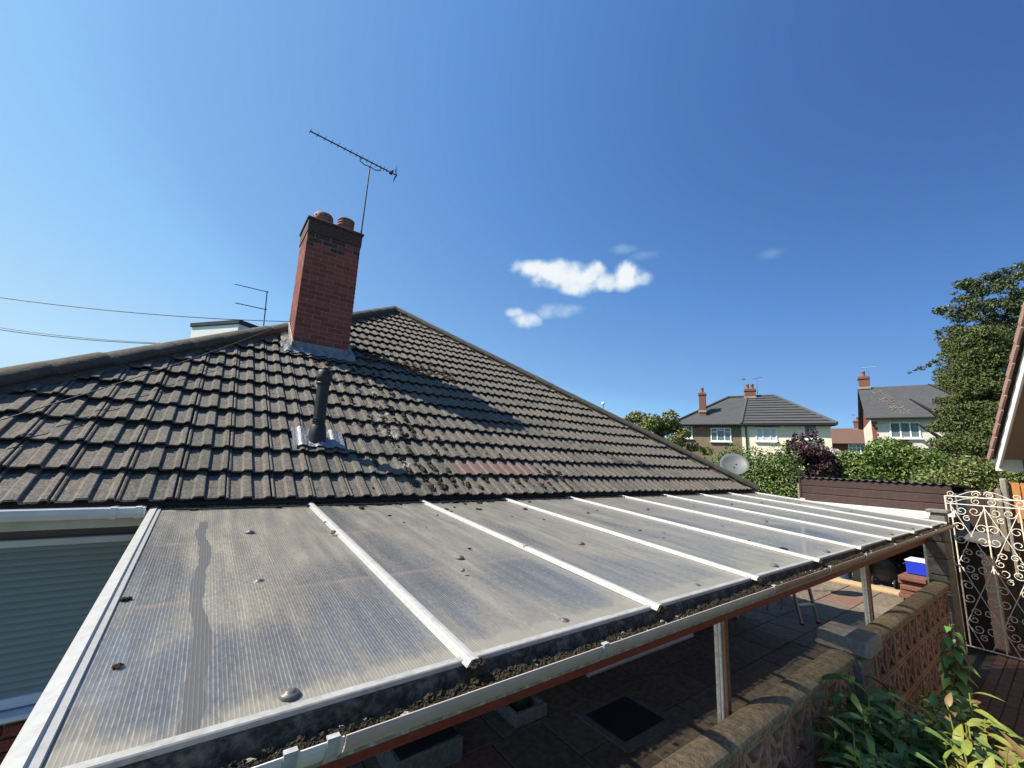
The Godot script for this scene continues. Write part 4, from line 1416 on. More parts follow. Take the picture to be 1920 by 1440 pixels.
# ------------------------------------------------------------------ pierced block wall
func arc2(a: Vector2, b: Vector2, sag: float, n := 8) -> Array:
	var out := []
	var nrm := Vector2(-(b - a).y, (b - a).x).normalized()
	for i in n + 1:
		var t := i / float(n)
		out.append(a.lerp(b, t) + nrm * sag * 4.0 * t * (1.0 - t))
	return out
func make_screen_wall() -> void:
	var wall := thing("screen_wall", "garden wall of pierced terracotta coloured screen blocks under rounded concrete coping", "wall", Vector3(5.5, 0, 2.52))
	var org := wall.position
	var size := 0.3
	var h := size / 2 - 0.004
	var st := begin()
	var fr := 0.022
	for e in [[Vector2(-h, -h + fr / 2), Vector2(h, -h + fr / 2)], [Vector2(-h, h - fr / 2), Vector2(h, h - fr / 2)], [Vector2(-h + fr / 2, -h + fr), Vector2(-h + fr / 2, h - fr)], [Vector2(h - fr / 2, -h + fr), Vector2(h - fr / 2, h - fr)]]:
		ribbon(st, e, fr, 0.088)
	var k := h - fr * 0.7
	var corner := [Vector2(-k, -k), Vector2(k, -k), Vector2(k, k), Vector2(-k, k)]
	for i in 4:
		ribbon(st, arc2(corner[i], corner[(i + 1) % 4], 0.1), 0.024, 0.08 - 0.003 * i)
	var block := made(st)
	rng.seed = 51
	# two runs with a pier between them
	var runs := [[1.1, 5.0, 13], [5.3, 8.9, 12]]
	for r in runs:
		var n: int = r[2]
		for i in n:
			for j in 4:
				var o := put("screen_block", block, M["block%d" % (rng.randi() % 3)], wall)
				o.position = Vector3(r[0] + 0.15 + i * 0.3, -0.02 + 0.15 + j * 0.3, 2.535) - org
				o.rotation = Vector3(rng.randf_range(-0.008, 0.008), rng.randf_range(-0.008, 0.008), (rng.randi() % 2) * PI / 2)
		var len: float = n * 0.3
		var nc := int(len / 0.6)
		for i in nc:
			st = begin()
			var prof := []
			for q in 9:
				var an := PI * q / 8.0
				prof.append(Vector2(cos(an) * 0.084, 0.034 + sin(an) * 0.03))
			prof.append(Vector2(-0.084, 0.0))
			prof.append(Vector2(0.084, 0.0))
			var xa: float = r[0] + i * len / nc + 0.001
			var xb: float = r[0] + (i + 1) * len / nc - 0.001
			var wob := rng.randf_range(-0.004, 0.004)
			extrude(st, prof, Vector3(xa, 1.19 + wob, 2.515) - org, Vector3(xb, 1.19 + wob, 2.515 + wob) - org, Vector3.BACK, Vector3.UP)
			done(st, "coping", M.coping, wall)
	# pier
	for j in 6:
		st = begin()
		bbox(st, Vector3(5.15, 0.104 + j * 0.206, 2.535) - org, Vector3(0.28, 0.201, 0.21), 0.012)
		done(st, "pier_block", M.concrete_dark, wall)
	st = begin()
	bbox(st, Vector3(5.15, 1.305, 2.52) - org, Vector3(0.36, 0.13, 0.36), 0.025)
	done(st, "pier_cap", M.concrete, wall)
	# block gatepost at the far end
	var gp := thing("gatepost", "tall grey concrete block gatepost between the screen wall and the iron gate", "post", Vector3(9.25, 0, 2.5))
	for j in 9:
		st = begin()
		bbox(st, Vector3(rng.randf_range(-0.005, 0.005), 0.11 + j * 0.22, rng.randf_range(-0.004, 0.004)), Vector3(0.44, 0.214, 0.21), 0.012)
		done(st, "block", M.concrete_dark, gp)
	st = begin()
	bbox(st, Vector3(0.32, 1.06, 0.0), Vector3(0.2, 2.12, 0.16), 0.012)
	done(st, "upright", M.concrete_dark, gp)
	st = begin()
	bbox(st, Vector3(0.32, 2.145, 0.0), Vector3(0.27, 0.05, 0.24), 0.012)
	done(st, "cap", M.concrete_dark, gp)

# ------------------------------------------------------------------ wrought iron gate
func spiral(c: Vector2, r: float, start: float, turns: float, dir: float, n := 20) -> Array:
	var out := []
	for i in n + 1:
		var t := i / float(n)
		var a := start + dir * TAU * turns * t
		out.append(c + Vector2(cos(a), sin(a)) * r * (1.0 - 0.72 * t))
	return out
func make_gate() -> void:
	# local axes: x across the gate (+z of the yard), y up
	var g := thing("iron_gate", "tall white wrought iron scroll gate with rust showing through the paint", "gate", Vector3(10.0, 0.0, 2.53))
	var to3 := func(p: Vector2) -> Vector3: return Vector3(0, p.y, p.x)
	var W := 0.78
	var bot := 0.26
	var top := 2.36
	var bars := [[[0.0, bot - 0.1], [0.0, top], 0.011], [[W, bot], [W, top], 0.011], [[0.0, top], [W, top], 0.011], [[0.0, top - 0.11], [W, top - 0.11], 0.009], [[0.0, bot], [W, bot], 0.011], [[0.052, bot], [0.052, top - 0.11], 0.009], [[W / 2, bot], [W / 2, top - 0.11], 0.009], [[W - 0.062, bot], [W - 0.062, top - 0.11], 0.009]]
	for e in bars:
		var st := begin()
		tube(st, [to3.call(Vector2(e[0][0], e[0][1])), to3.call(Vector2(e[1][0], e[1][1]))], e[2], 6)
		done(st, "bar", M.gate_paint, g)
	var cell := 0.82
	for half in 2:
		var xa := 0.052 if half == 0 else W / 2
		var xb := W / 2 if half == 0 else W - 0.062
		var y := top - 0.14
		var wd := xb - xa
		for k in 3:
			var y2 := maxf(y - cell, bot)
			var frac := (y - y2) / cell
			for d in 2:
				var st := begin()
				var p0 := Vector2(xa if d == 0 else xb, y)
				var p1 := Vector2(lerpf(xa, xb, frac) if d == 0 else lerpf(xb, xa, frac), y2)
				tube(st, [to3.call(p0), to3.call(p1)], 0.0055, 5)
				done(st, "lattice_bar", M.gate_paint, g)
			var xm := (xa + xb) / 2
			# scrolls in the four fields of the cross
			var sc := [
				[Vector2(xm - wd * 0.2, y - 0.06), wd * 0.19, PI, 1.25, 1.0], [Vector2(xm + wd * 0.2, y - 0.06), wd * 0.19, 0.0, 1.25, -1.0],
				[Vector2(xm - 0.02, y - 0.17), wd * 0.13, PI * 0.3, 1.3, 1.0],
				[Vector2(xa + wd * 0.17, y - cell * 0.37), wd * 0.21, PI * 1.2, 1.3, -1.0], [Vector2(xb - wd * 0.17, y - cell * 0.37), wd * 0.21, -PI * 0.2, 1.3, 1.0],
				[Vector2(xa + wd * 0.17, y - cell * 0.58), wd * 0.21, PI * 0.8, 1.3, 1.0], [Vector2(xb - wd * 0.17, y - cell * 0.58), wd * 0.21, PI * 0.2, 1.3, -1.0],
				[Vector2(xm - wd * 0.17, y - cell * 0.8), wd * 0.15, PI, 1.25, -1.0], [Vector2(xm + wd * 0.17, y - cell * 0.8), wd * 0.15, 0.0, 1.25, 1.0],
				[Vector2(xm - wd * 0.28, y - cell * 0.93), wd * 0.16, PI * 0.5, 1.3, 1.0], [Vector2(xm + wd * 0.28, y - cell * 0.93), wd * 0.16, PI * 0.5, 1.3, -1.0]]
			for s in sc:
				if s[0].y < bot + 0.05:
					continue
				var st := begin()
				var pts := []
				for p in spiral(s[0], s[1], s[2], s[3], s[4]):
					pts.append(to3.call(p))
				tube(st, pts, 0.0058, 5)
				done(st, "scroll", M.gate_paint, g)
			y = y2
			if y <= bot + 0.01:
				break
	# crest: two ramps and curls along the top rail
	for d in 2:
		var sg := 1.0 if d == 0 else -1.0
		var cx := W / 2
		var list := [
			[Vector2(cx - sg * 0.28, top + 0.0), Vector2(cx - sg * 0.14, top + 0.075), Vector2(cx - sg * 0.05, top + 0.1), Vector2(cx - sg * 0.015, top + 0.075)],
			[Vector2(cx - sg * 0.34, top - 0.1), Vector2(cx - sg * 0.2, top - 0.03), Vector2(cx - sg * 0.06, top - 0.004)]]
		list.append(spiral(Vector2(cx - sg * 0.065, top + 0.045), 0.05, 0.0 if d == 0 else PI, 1.5, sg))
		list.append(spiral(Vector2(cx - sg * 0.32, top + 0.04), 0.045, PI * 1.5, 1.3, -sg))
		list.append(spiral(Vector2(cx - sg * 0.34, top - 0.05), 0.05, PI * 0.5, 1.2, sg))
		list.append(spiral(Vector2(cx - sg * 0.075, top - 0.055), 0.052, PI * 0.5, 1.3, sg))
		for l in list:
			var st := begin()
			var pts := []
			for p in l:
				pts.append(to3.call(p))
			tube(st, pts, 0.005, 5)
			done(st, "scroll", M.gate_paint, g)
	for y in [0.5, 1.32, 1.95]:
		var st := begin()
		tube(st, [Vector3(0, y, 0.0), Vector3(-0.02, y, -0.05)], 0.012, 6)
		done(st, "hinge", M.iron, g)
	var lt := begin()
	bbox(lt, Vector3(0, 1.36, 0.026), Vector3(0.02, 0.03, 0.09), 0.004)
	tube(lt, [Vector3(-0.01, 1.36, 0.02), Vector3(-0.05, 1.37, 0.05)], 0.005, 5)
	done(lt, "latch", M.iron, g)

# ------------------------------------------------------------------ passage and plants
func make_passage() -> void:
	var st := begin()
	box(st, Vector3(8.0, -0.05, 3.7), Vector3(12.0, 0.06, 2.2))
	var pas := done(st, "path", M.joint, self)
	struct(pas)
	rng.seed = 61
	var s := begin()
	bbox(s, Vector3.ZERO, Vector3(0.2, 0.05, 0.1), 0.004)
	var shape := made(s)
	for i in 34:
		for j in 9:
			var x := 6.4 + i * 0.21 + (0.105 if j % 2 else 0.0)
			if x > 13.6 or (x < 7.2 and j < 3):
				continue
			var o := put("paver", shape, M.paver, pas)
			o.position = Vector3(x, -0.03 + rng.randf_range(-0.003, 0.003), 2.78 + j * 0.11)
			o.rotation.y = rng.randf_range(-0.01, 0.01)
	# soil bed along the wall
	st = begin()
	st.set_smooth_group(1)
	var n := 40
	var grid := []
	for i in n + 1:
		var row := []
		for j in 11:
			var x := 1.2 + i * 5.3 / n
			var z := 2.6 + j * 0.095
			row.append(Vector3(x, 0.12 * sin(PI * j / 10.0) * clampf((6.5 - x) * 2.0, 0.0, 1.0) + rng.randf_range(-0.01, 0.02) - 0.01, z))
		grid.append(row)
	for i in n:
		for j in 10:
			quad(st, grid[i][j], grid[i + 1][j], grid[i + 1][j + 1], grid[i][j + 1], Vector3.UP)
	struct(done(st, "soil_bed", M.soil, self))
	s = begin()
	bbox(s, Vector3(6.75, 0.0, 3.2), Vector3(0.09, 0.16, 0.8), 0.01)
	tag(done(s, "edging_stone", M.concrete_dark, self), "low dark edging stone between the plant bed and the brick path", "kerb")

func leaf_mesh(length: float, width: float, droop: float, round_tip := false) -> ArrayMesh:
	# folded along its midrib and bent down towards the tip; grows along +z
	var st := begin()
	st.set_smooth_group(1)
	var n := 6
	var L := []
	var C := []
	var Rr := []
	for i in n + 1:
		var t := i / float(n)
		var w := width * (sin(PI * pow(t, 0.75)) if not round_tip else sin(PI * pow(t, 0.55)) * (1.0 - 0.1 * t))
		if i == n:
			w = 0.0
		var p := Vector3(0, -droop * t * t * length, length * t * (1.0 - 0.12 * droop * t))
		C.append(p)
		L.append(p + Vector3(-w * 0.5, w * 0.16, 0))
		Rr.append(p + Vector3(w * 0.5, w * 0.16, 0))
	for i in n:
		quad(st, L[i], C[i], C[i + 1], L[i + 1], Vector3.UP)
		quad(st, C[i], Rr[i], Rr[i + 1], C[i + 1], Vector3.UP)
	return made(st)
func leaf_mat(called: String, r: float, g: float, b: float, back: Color) -> StandardMaterial3D:
	var t := ramped(field(int(r * 9000) + 3, 0.03, 3, 128), [[0.0, r * 0.8, g * 0.8, b * 0.8], [1.0, r * 1.2, g * 1.2, b * 1.25]], 128)
	var m := mat(called, Color.WHITE, 0.42, t, 6.0)
	m.backlight_enabled = true
	m.backlight = back
	return m
func bush(called: String, label: String, foot: Vector3, stems: int, tall: float, spread: float, mats: Array, meshes: Array, seed_: int, lean := Vector3.ZERO, per := 9) -> void:
	var b := thing(called, label, "plant", foot)
	rng.seed = seed_
	for k in stems:
		var a := TAU * (k + rng.randf_range(-0.3, 0.3)) / stems
		var reach := spread * sqrt(rng.randf_range(0.05, 1.0))
		var h := tall * rng.randf_range(0.72, 1.0) * (1.0 - 0.25 * (reach / spread))
		var tip := Vector3(cos(a) * reach, h, sin(a) * reach) + lean * h
		var st := begin()
		var mid := Vector3(tip.x * 0.45, h * 0.6, tip.z * 0.45)
		tube(st, [Vector3(cos(a) * 0.04, -0.03, sin(a) * 0.04), mid, tip], [0.008, 0.006, 0.004], 5)
		done(st, "stem", mats[0], b)
		for q in per:
			var t := 0.45 + 0.55 * (q + 0.5) / per
			var p := mid.lerp(tip, clampf((t - 0.45) / 0.55, 0, 1))
			var yaw := q * 2.4 + rng.randf_range(-0.5, 0.5)
			var pit := rng.randf_range(-0.35, 0.75) + (t - 0.6) * 0.9
			var o := put("leaf", meshes[rng.randi() % meshes.size()], mats[rng.randi() % mats.size()], b)
			o.transform = Transform3D(Basis(Vector3.UP, yaw) * Basis(Vector3.RIGHT, -pit) * Basis(Vector3.BACK, rng.randf_range(-0.5, 0.5)) * rng.randf_range(0.75, 1.2), p)
func make_plants() -> void:
	var m := [leaf_mat("peony_a", 0.07, 0.13, 0.035, Color(0.3, 0.4, 0.12)), leaf_mat("peony_b", 0.085, 0.15, 0.035, Color(0.3, 0.4, 0.12)), leaf_mat("peony_c", 0.06, 0.115, 0.035, Color(0.25, 0.35, 0.12))]
	var y := [leaf_mat("sunlit_leaf_a", 0.2, 0.24, 0.05, Color(0.4, 0.45, 0.12)), leaf_mat("sunlit_leaf_b", 0.14, 0.2, 0.045, Color(0.4, 0.45, 0.12)), leaf_mat("sunlit_leaf_c", 0.2, 0.22, 0.05, Color(0.45, 0.4, 0.15)), leaf_mat("sunlit_leaf_d", 0.19, 0.13, 0.05, Color(0.4, 0.25, 0.15))]  # brighter copies of the peony leaf, sunlight put into the colour
	var v := [leaf_mat("vine_a", 0.13, 0.21, 0.05, Color(0.35, 0.45, 0.12)), leaf_mat("vine_b", 0.1, 0.18, 0.045, Color(0.35, 0.45, 0.12))]
	var shapes := [leaf_mesh(0.15, 0.044, 0.35), leaf_mesh(0.18, 0.05, 0.6), leaf_mesh(0.12, 0.04, 0.2), leaf_mesh(0.16, 0.042, 0.9)]
	bush("peony", "dark green peony close against the foot of the screen wall", Vector3(4.25, 0.05, 2.82), 20, 1.5, 0.3, m, shapes, 71, Vector3.ZERO, 14)
	bush("peony", "deep green peony in the shade beside the concrete pier", Vector3(4.9, 0.05, 2.84), 20, 1.3, 0.32, m, shapes, 72, Vector3.ZERO, 14)
	bush("peony", "shaded peony at the near end of the bed, before the sunlit-coloured ones", Vector3(3.75, 0.05, 2.9), 20, 1.36, 0.3, m, shapes, 73, Vector3.ZERO, 14)
	bush("peony", "shaded peony between the wall side peonies and the sunlit-coloured ones", Vector3(4.55, 0.05, 3.0), 20, 1.3, 0.28, m, shapes, 78, Vector3.ZERO, 14)
	bush("sunlit_peony", "yellow-green peony with reddish leaf tips, its leaves coloured as lit by the sun", Vector3(4.75, 0.05, 3.22), 24, 1.36, 0.34, y, shapes, 74, Vector3.ZERO, 12)
	bush("sunlit_peony", "low peony with leaves coloured as sunlit, in front of the taller one", Vector3(4.35, 0.05, 3.3), 24, 1.36, 0.28, y, shapes, 75, Vector3.ZERO, 12)
	bush("sunlit_peony", "peony with leaves coloured as sunlit, between the shaded peonies and the climber", Vector3(5.25, 0.05, 3.15), 20, 1.24, 0.28, y, shapes, 77, Vector3.ZERO, 14)
	bush("sunlit_peony", "small peony with leaves coloured as sunlit, spilling over the brick path", Vector3(5.15, 0.05, 3.42), 20, 1.02, 0.3, y, shapes, 79, Vector3.ZERO, 13)
	# climber on a cane
	var c := thing("climber", "leafy climber twining up a cane by the path", "plant", Vector3(5.98, 0.0, 3.0))
	var st := begin()
	tube(st, [Vector3(0, -0.02, 0), Vector3(0.01, 1.42, 0.0)], 0.006, 6)
	done(st, "cane", M.timber_brown, c)
	rng.seed = 76
	st = begin()
	var pts := []
	for k in 50:
		var t := k / 49.0
		pts.append(Vector3(cos(t * 26.0) * 0.018, t * 1.42, sin(t * 26.0) * 0.018))
	tube(st, pts, 0.004, 5)
	done(st, "stem", v[1], c)
	var ls := [leaf_mesh(0.14, 0.095, 0.5, true), leaf_mesh(0.115, 0.08, 0.35, true)]
	for k in 64:
		var t := k / 63.0
		var p := Vector3(0, 0.3 + t * 1.12, 0)
		var yaw := k * 2.4 + rng.randf_range(-0.4, 0.4)
		var sc := lerpf(1.35, 0.7, pow(t, 3.0)) * rng.randf_range(0.8, 1.15)
		var dir := Basis(Vector3.UP, yaw)
		var o := put("leaf", ls[rng.randi() % 2], v[rng.randi() % 2], c)
		o.transform = Transform3D(dir * Basis(Vector3.RIGHT, rng.randf_range(0.0, 0.7)) * sc, p + dir * Vector3(0, 0, 0.02))

# ------------------------------------------------------------------ garage, sheds and fences
func make_garage() -> void:
	var X := 14.1
	var zl := -0.8
	var zr := 2.05
	var g := thing("garage", "flat-roofed garage with brown boards over its open white door", "garage", Vector3(X, 0, 0.62))
	var org := g.position
	var top := 2.46
	var st := begin()
	for k in 3:
		st = begin()
		bbox(st, Vector3(X, top - 0.1 - k * 0.2, (zl + zr) / 2) - org, Vector3(0.03, 0.192, zr - zl), 0.014)
		done(st, "fascia_board", M.fascia_brown, g)
	for z in [zl - 0.02, zr + 0.02]:
		st = begin()
		bbox(st, Vector3(X, top - 0.3, z) - org, Vector3(0.06, 0.64, 0.05), 0.008)
		done(st, "corner_board", M.fascia_brown, g)
	# corrugated roof sheets
	st = begin()
	st.set_smooth_group(1)
	var n := 120
	var rows := []
	for q in n + 1:
		var z := lerpf(zl - 0.05, zr + 0.08, q / float(n))
		rows.append([Vector3(X - 0.06, top + 0.03 + 0.022 * sin(z * TAU / 0.15), z) - org, Vector3(X + 5.0, top - 0.15 + 0.022 * sin(z * TAU / 0.15), z) - org])
	for q in n:
		quad(st, rows[q][0], rows[q + 1][0], rows[q + 1][1], rows[q][1], Vector3.UP)
	done(st, "corrugated_roof", M.sheet_grey, g)
	for z in [zl - 0.05, zr + 0.05]:
		st = begin()
		bbox(st, Vector3(X + 2.5, 1.15, z) - org, Vector3(4.96, 2.3, 0.1), 0.005)
		done(st, "side_wall", M.concrete, g)
	st = begin()
	bbox(st, Vector3(X + 4.95, 1.15, (zl + zr) / 2) - org, Vector3(0.1, 2.3, zr - zl), 0.005)
	done(st, "back_wall", M.concrete, g)
	st = begin()
	bbox(st, Vector3(X + 2.4, 0.004, (zl + zr) / 2) - org, Vector3(5.0, 0.03, zr - zl), 0.004)
	done(st, "floor_slab", M.concrete, g)
	# the door tipped up and in; its lower edge sticks out
	st = begin()
	bbox(st, Vector3(X - 0.1, 1.84, (zl + zr) / 2 - 0.05) - org, Vector3(1.9, 0.05, zr - zl - 0.3), 0.008, Basis(Vector3.BACK, 0.02))
	var door := done(st, "door", M.door_white, g)
	st = begin()
	bbox(st, Vector3(X - 1.07, 1.815, (zl + zr) / 2 - 0.05) - org, Vector3(0.03, 0.07, zr - zl - 0.3), 0.006)
	done(st, "door_edge", M.door_white, door)
	st = begin()
	bbox(st, Vector3(X - 0.02, 1.86, zl + 0.03) - org, Vector3(0.09, 0.12, 0.1), 0.008)
	bbox(st, Vector3(X - 0.02, 1.86, zr - 0.02) - org, Vector3(0.12, 0.14, 0.14), 0.008)
	done(st, "bracket", M.white_paint, g)
	# pale timber threshold
	st = begin()
	bbox(st, Vector3(X - 0.35, 0.035, 0.62) - org, Vector3(0.34, 0.06, 2.7), 0.008)
	done(st, "threshold", M.threshold, g)
	# things in the doorway
	var gas := thing("gas_bottle", "pale blue and white gas bottle in the garage doorway", "gas bottle", Vector3(14.25, 0.02, -0.02))
	st = begin()
	lathe(st, [Vector2(0.0, 0.0), Vector2(0.11, 0.0), Vector2(0.125, 0.03), Vector2(0.125, 0.22)], Vector3.ZERO, 20)
	done(st, "base", M.blue_dark, gas)
	st = begin()
	lathe(st, [Vector2(0.126, 0.22), Vector2(0.126, 0.3), Vector2(0.1, 0.36), Vector2(0.04, 0.39), Vector2(0.0, 0.39)], Vector3.ZERO, 20)
	done(st, "shoulder", M.bottle_white, gas)
	st = begin()
	lathe(st, [Vector2(0.03, 0.38), Vector2(0.03, 0.45), Vector2(0.0, 0.45)], Vector3.ZERO, 12)
	done(st, "valve", M.metal_grey, gas)
	var drum := thing("drum", "dark blue plastic drum in the shade beside the gas bottle", "drum", Vector3(14.35, 0.02, -0.42))
	st = begin()
	lathe(st, [Vector2(0.0, 0.0), Vector2(0.2, 0.0), Vector2(0.22, 0.1), Vector2(0.22, 0.35), Vector2(0.2, 0.42), Vector2(0.0, 0.43)], Vector3.ZERO, 20)
	done(st, "body", M.blue_dark, drum)
	st = begin()
	lathe(st, [Vector2(0.16, 0.425), Vector2(0.16, 0.45), Vector2(0.0, 0.455)], Vector3.ZERO, 20)
	done(st, "lid", M.bin_black, drum)
	var bin := thing("black_bin", "slim black bin leaning beside the gas bottle", "bin", Vector3(14.15, 0.02, 0.28))
	st = begin()
	bbox(st, Vector3(0, 0.27, 0), Vector3(0.22, 0.54, 0.2), 0.02, Basis(Vector3.RIGHT, 0.1))
	done(st, "body", M.bin_black, bin)
	st = begin()
	bbox(st, Vector3(0, 0.555, 0.055), Vector3(0.24, 0.03, 0.23), 0.008, Basis(Vector3.RIGHT, 0.1))
	done(st, "rim", M.metal_dark, bin)
	# wheeled hose reel
	var reel := thing("hose_reel", "black wheeled hose reel with a yellow handle in the garage doorway", "hose reel", Vector3(14.35, 0.02, 0.72))
	st = begin()
	lathe(st, [Vector2(0.0, -0.14), Vector2(0.27, -0.14), Vector2(0.28, -0.12), Vector2(0.16, -0.1), Vector2(0.16, 0.1), Vector2(0.28, 0.12), Vector2(0.27, 0.14), Vector2(0.0, 0.14)], Vector3(0, 0.4, 0), 24, Basis(Vector3.FORWARD, PI / 2))
	done(st, "drum", M.bin_black, reel)
	for z in [-0.2, 0.2]:
		st = begin()
		lathe(st, [Vector2(0.0, -0.02), Vector2(0.09, -0.02), Vector2(0.1, 0.0), Vector2(0.09, 0.02), Vector2(0.0, 0.02)], Vector3(-0.1, 0.1, z), 16, Basis(Vector3.RIGHT, PI / 2))
		done(st, "wheel", M.rubber_mat, reel)
		st = begin()
		tube(st, [Vector3(-0.1, 0.1, z * 0.8), Vector3(0.05, 0.4, z * 0.8), Vector3(0.2, 0.1, z * 0.8)], 0.014, 6)
		done(st, "frame", M.metal_grey, reel)
	st = begin()
	tube(st, [Vector3(-0.05, 0.35, 0.05), Vector3(-0.12, 0.95, 0.03)], 0.014, 8)
	done(st, "handle", M.yellow_plastic, reel)
	# stack of planks with a blue tub on it, right of the doorway
	var sx := 13.15
	for k in 7:
		st = begin()
		bbox(st, Vector3.ZERO, Vector3(1.1, 0.085, 0.42), 0.008)
		var o := done(st, "plank", M.plank, self)
		o.position = Vector3(sx + rng.randf_range(-0.06, 0.06), 0.06 + k * 0.087, 1.55 + rng.randf_range(-0.03, 0.03))
		o.rotation.y = rng.randf_range(-0.05, 0.05)
		tag(o, ["lowest red-brown plank, resting on the slabs under the stack", "second plank up in the stack under the blue tub", "third plank up in the stack under the blue tub", "middle plank of the stack of seven under the blue tub", "third plank down from the blue tub", "second plank down from the blue tub", "topmost red-brown plank, right under the blue tub"][k], "plank", "stacked planks by the garage")
	var tub := thing("plastic_tub", "bright blue plastic tub on top of the plank stack", "tub", Vector3(sx + 0.05, 0.632, 1.58))
	st = begin()
	for e in [[0, 0.17, 0.5, 0.02], [0, -0.17, 0.5, 0.02], [0.25, 0, 0.02, 0.34], [-0.25, 0, 0.02, 0.34]]:
		bbox(st, Vector3(e[0], 0.13, e[1]), Vector3(e[2], 0.24, e[3]), 0.005)
	box(st, Vector3(0, 0.015, 0), Vector3(0.48, 0.02, 0.33))
	done(st, "body", M.blue_plastic, tub)
	st = begin()
	bbox(st, Vector3(0, 0.262, 0), Vector3(0.54, 0.03, 0.38), 0.008)
	done(st, "lid", M.bottle_white, tub)
	# shelves in the dark at the back
	var sh := thing("garage_shelf", "dark shelf rack at the back of the garage", "shelf", Vector3(17.6, 0.02, 0.9))
	for y in [0.5, 1.0, 1.5]:
		st = begin()
		bbox(st, Vector3(0, y, 0), Vector3(0.4, 0.03, 1.8), 0.004)
		done(st, "board", M.fence_grey, sh)
	for z in [-0.88, 0.88]:
		st = begin()
		box(st, Vector3(0, 0.85, z), Vector3(0.38, 1.7, 0.03))
		done(st, "side", M.metal_grey, sh)

func plank_fence(called: String, label: String, a: Vector3, b: Vector3, h: float, board: float, m: Material, rail := true) -> Node3D:
	var f := thing(called, label, "fence", a)
	var d := b - a
	var n := int(d.length() / board)
	var turn := Basis(Vector3.UP, atan2(-d.z, d.x))
	var st := begin()
	bbox(st, Vector3.ZERO, Vector3(board * 0.97, h, 0.02), 0.003)
	var mesh := made(st)
	for k in n:
		var o := put("board", mesh, m, f)
		o.transform = Transform3D(turn * Basis(Vector3.UP, rng.randf_range(-0.04, 0.04)), d * ((k + 0.5) / n) + Vector3(0, h / 2 + rng.randf_range(-0.006, 0.006), 0))
	if rail:
		for y in [0.3, h - 0.25]:
			st = begin()
			box(st, d * 0.5 + Vector3(0, y, 0) + turn * Vector3(0, 0, -0.03), Vector3(d.length(), 0.07, 0.035), turn)
			done(st, "rail", m, f)
	return f
func make_fences() -> void:
	rng.seed = 81
	# weathered fence and posts behind the gate
	plank_fence("dark_fence", "dark brown close-boarded fence behind the iron gate", Vector3(12.9, 0, 2.42), Vector3(12.9, 0, 2.9), 2.42, 0.12, M.fence_dark)
	plank_fence("dark_fence", "dark fence panel running along the garage side beyond the gate", Vector3(10.5, 0, 2.44), Vector3(12.85, 0, 2.35), 1.95, 0.125, M.fence_dark)
	plank_fence("orange_fence", "new orange timber fence panel right of the concrete fence post", Vector3(13.0, 0, 2.98), Vector3(13.0, 0, 5.2), 2.6, 0.14, M.fence_orange)
	for e in [[12.55, 2.79, 2.42, "slim weathered timber post behind the iron gate"], [12.55, 2.88, 2.5, "taller slim weathered timber post behind the iron gate"]]:
		var st := begin()
		bbox(st, Vector3(e[0], e[2] / 2 - 0.03, e[1]), Vector3(0.08, e[2], 0.075), 0.008)
		tag(done(st, "timber_post", M.fence_grey, self), e[3], "post")
	var cp := begin()
	bbox(cp, Vector3(12.95, 1.32, 2.935), Vector3(0.1, 2.7, 0.09), 0.02)
	tag(done(cp, "concrete_fence_post", M.concrete, self), "grey concrete fence post beside the orange fence panel", "post")
	# low dark roofed store behind the gatepost
	var sh := thing("garden_store", "low dark timber store with a grey felt roof behind the gatepost", "shed", Vector3(11.6, 0, 2.62))
	var s := begin()
	bbox(s, Vector3(0, 0.8, 0.0), Vector3(1.3, 1.6, 0.5), 0.01)
	done(s, "body", M.fence_dark, sh)
	s = begin()
	bbox(s, Vector3(-0.05, 1.66, 0.02), Vector3(1.5, 0.05, 0.62), 0.01, Basis(Vector3.RIGHT, 0.12))
	done(s, "roof", M.sheet_grey, sh)

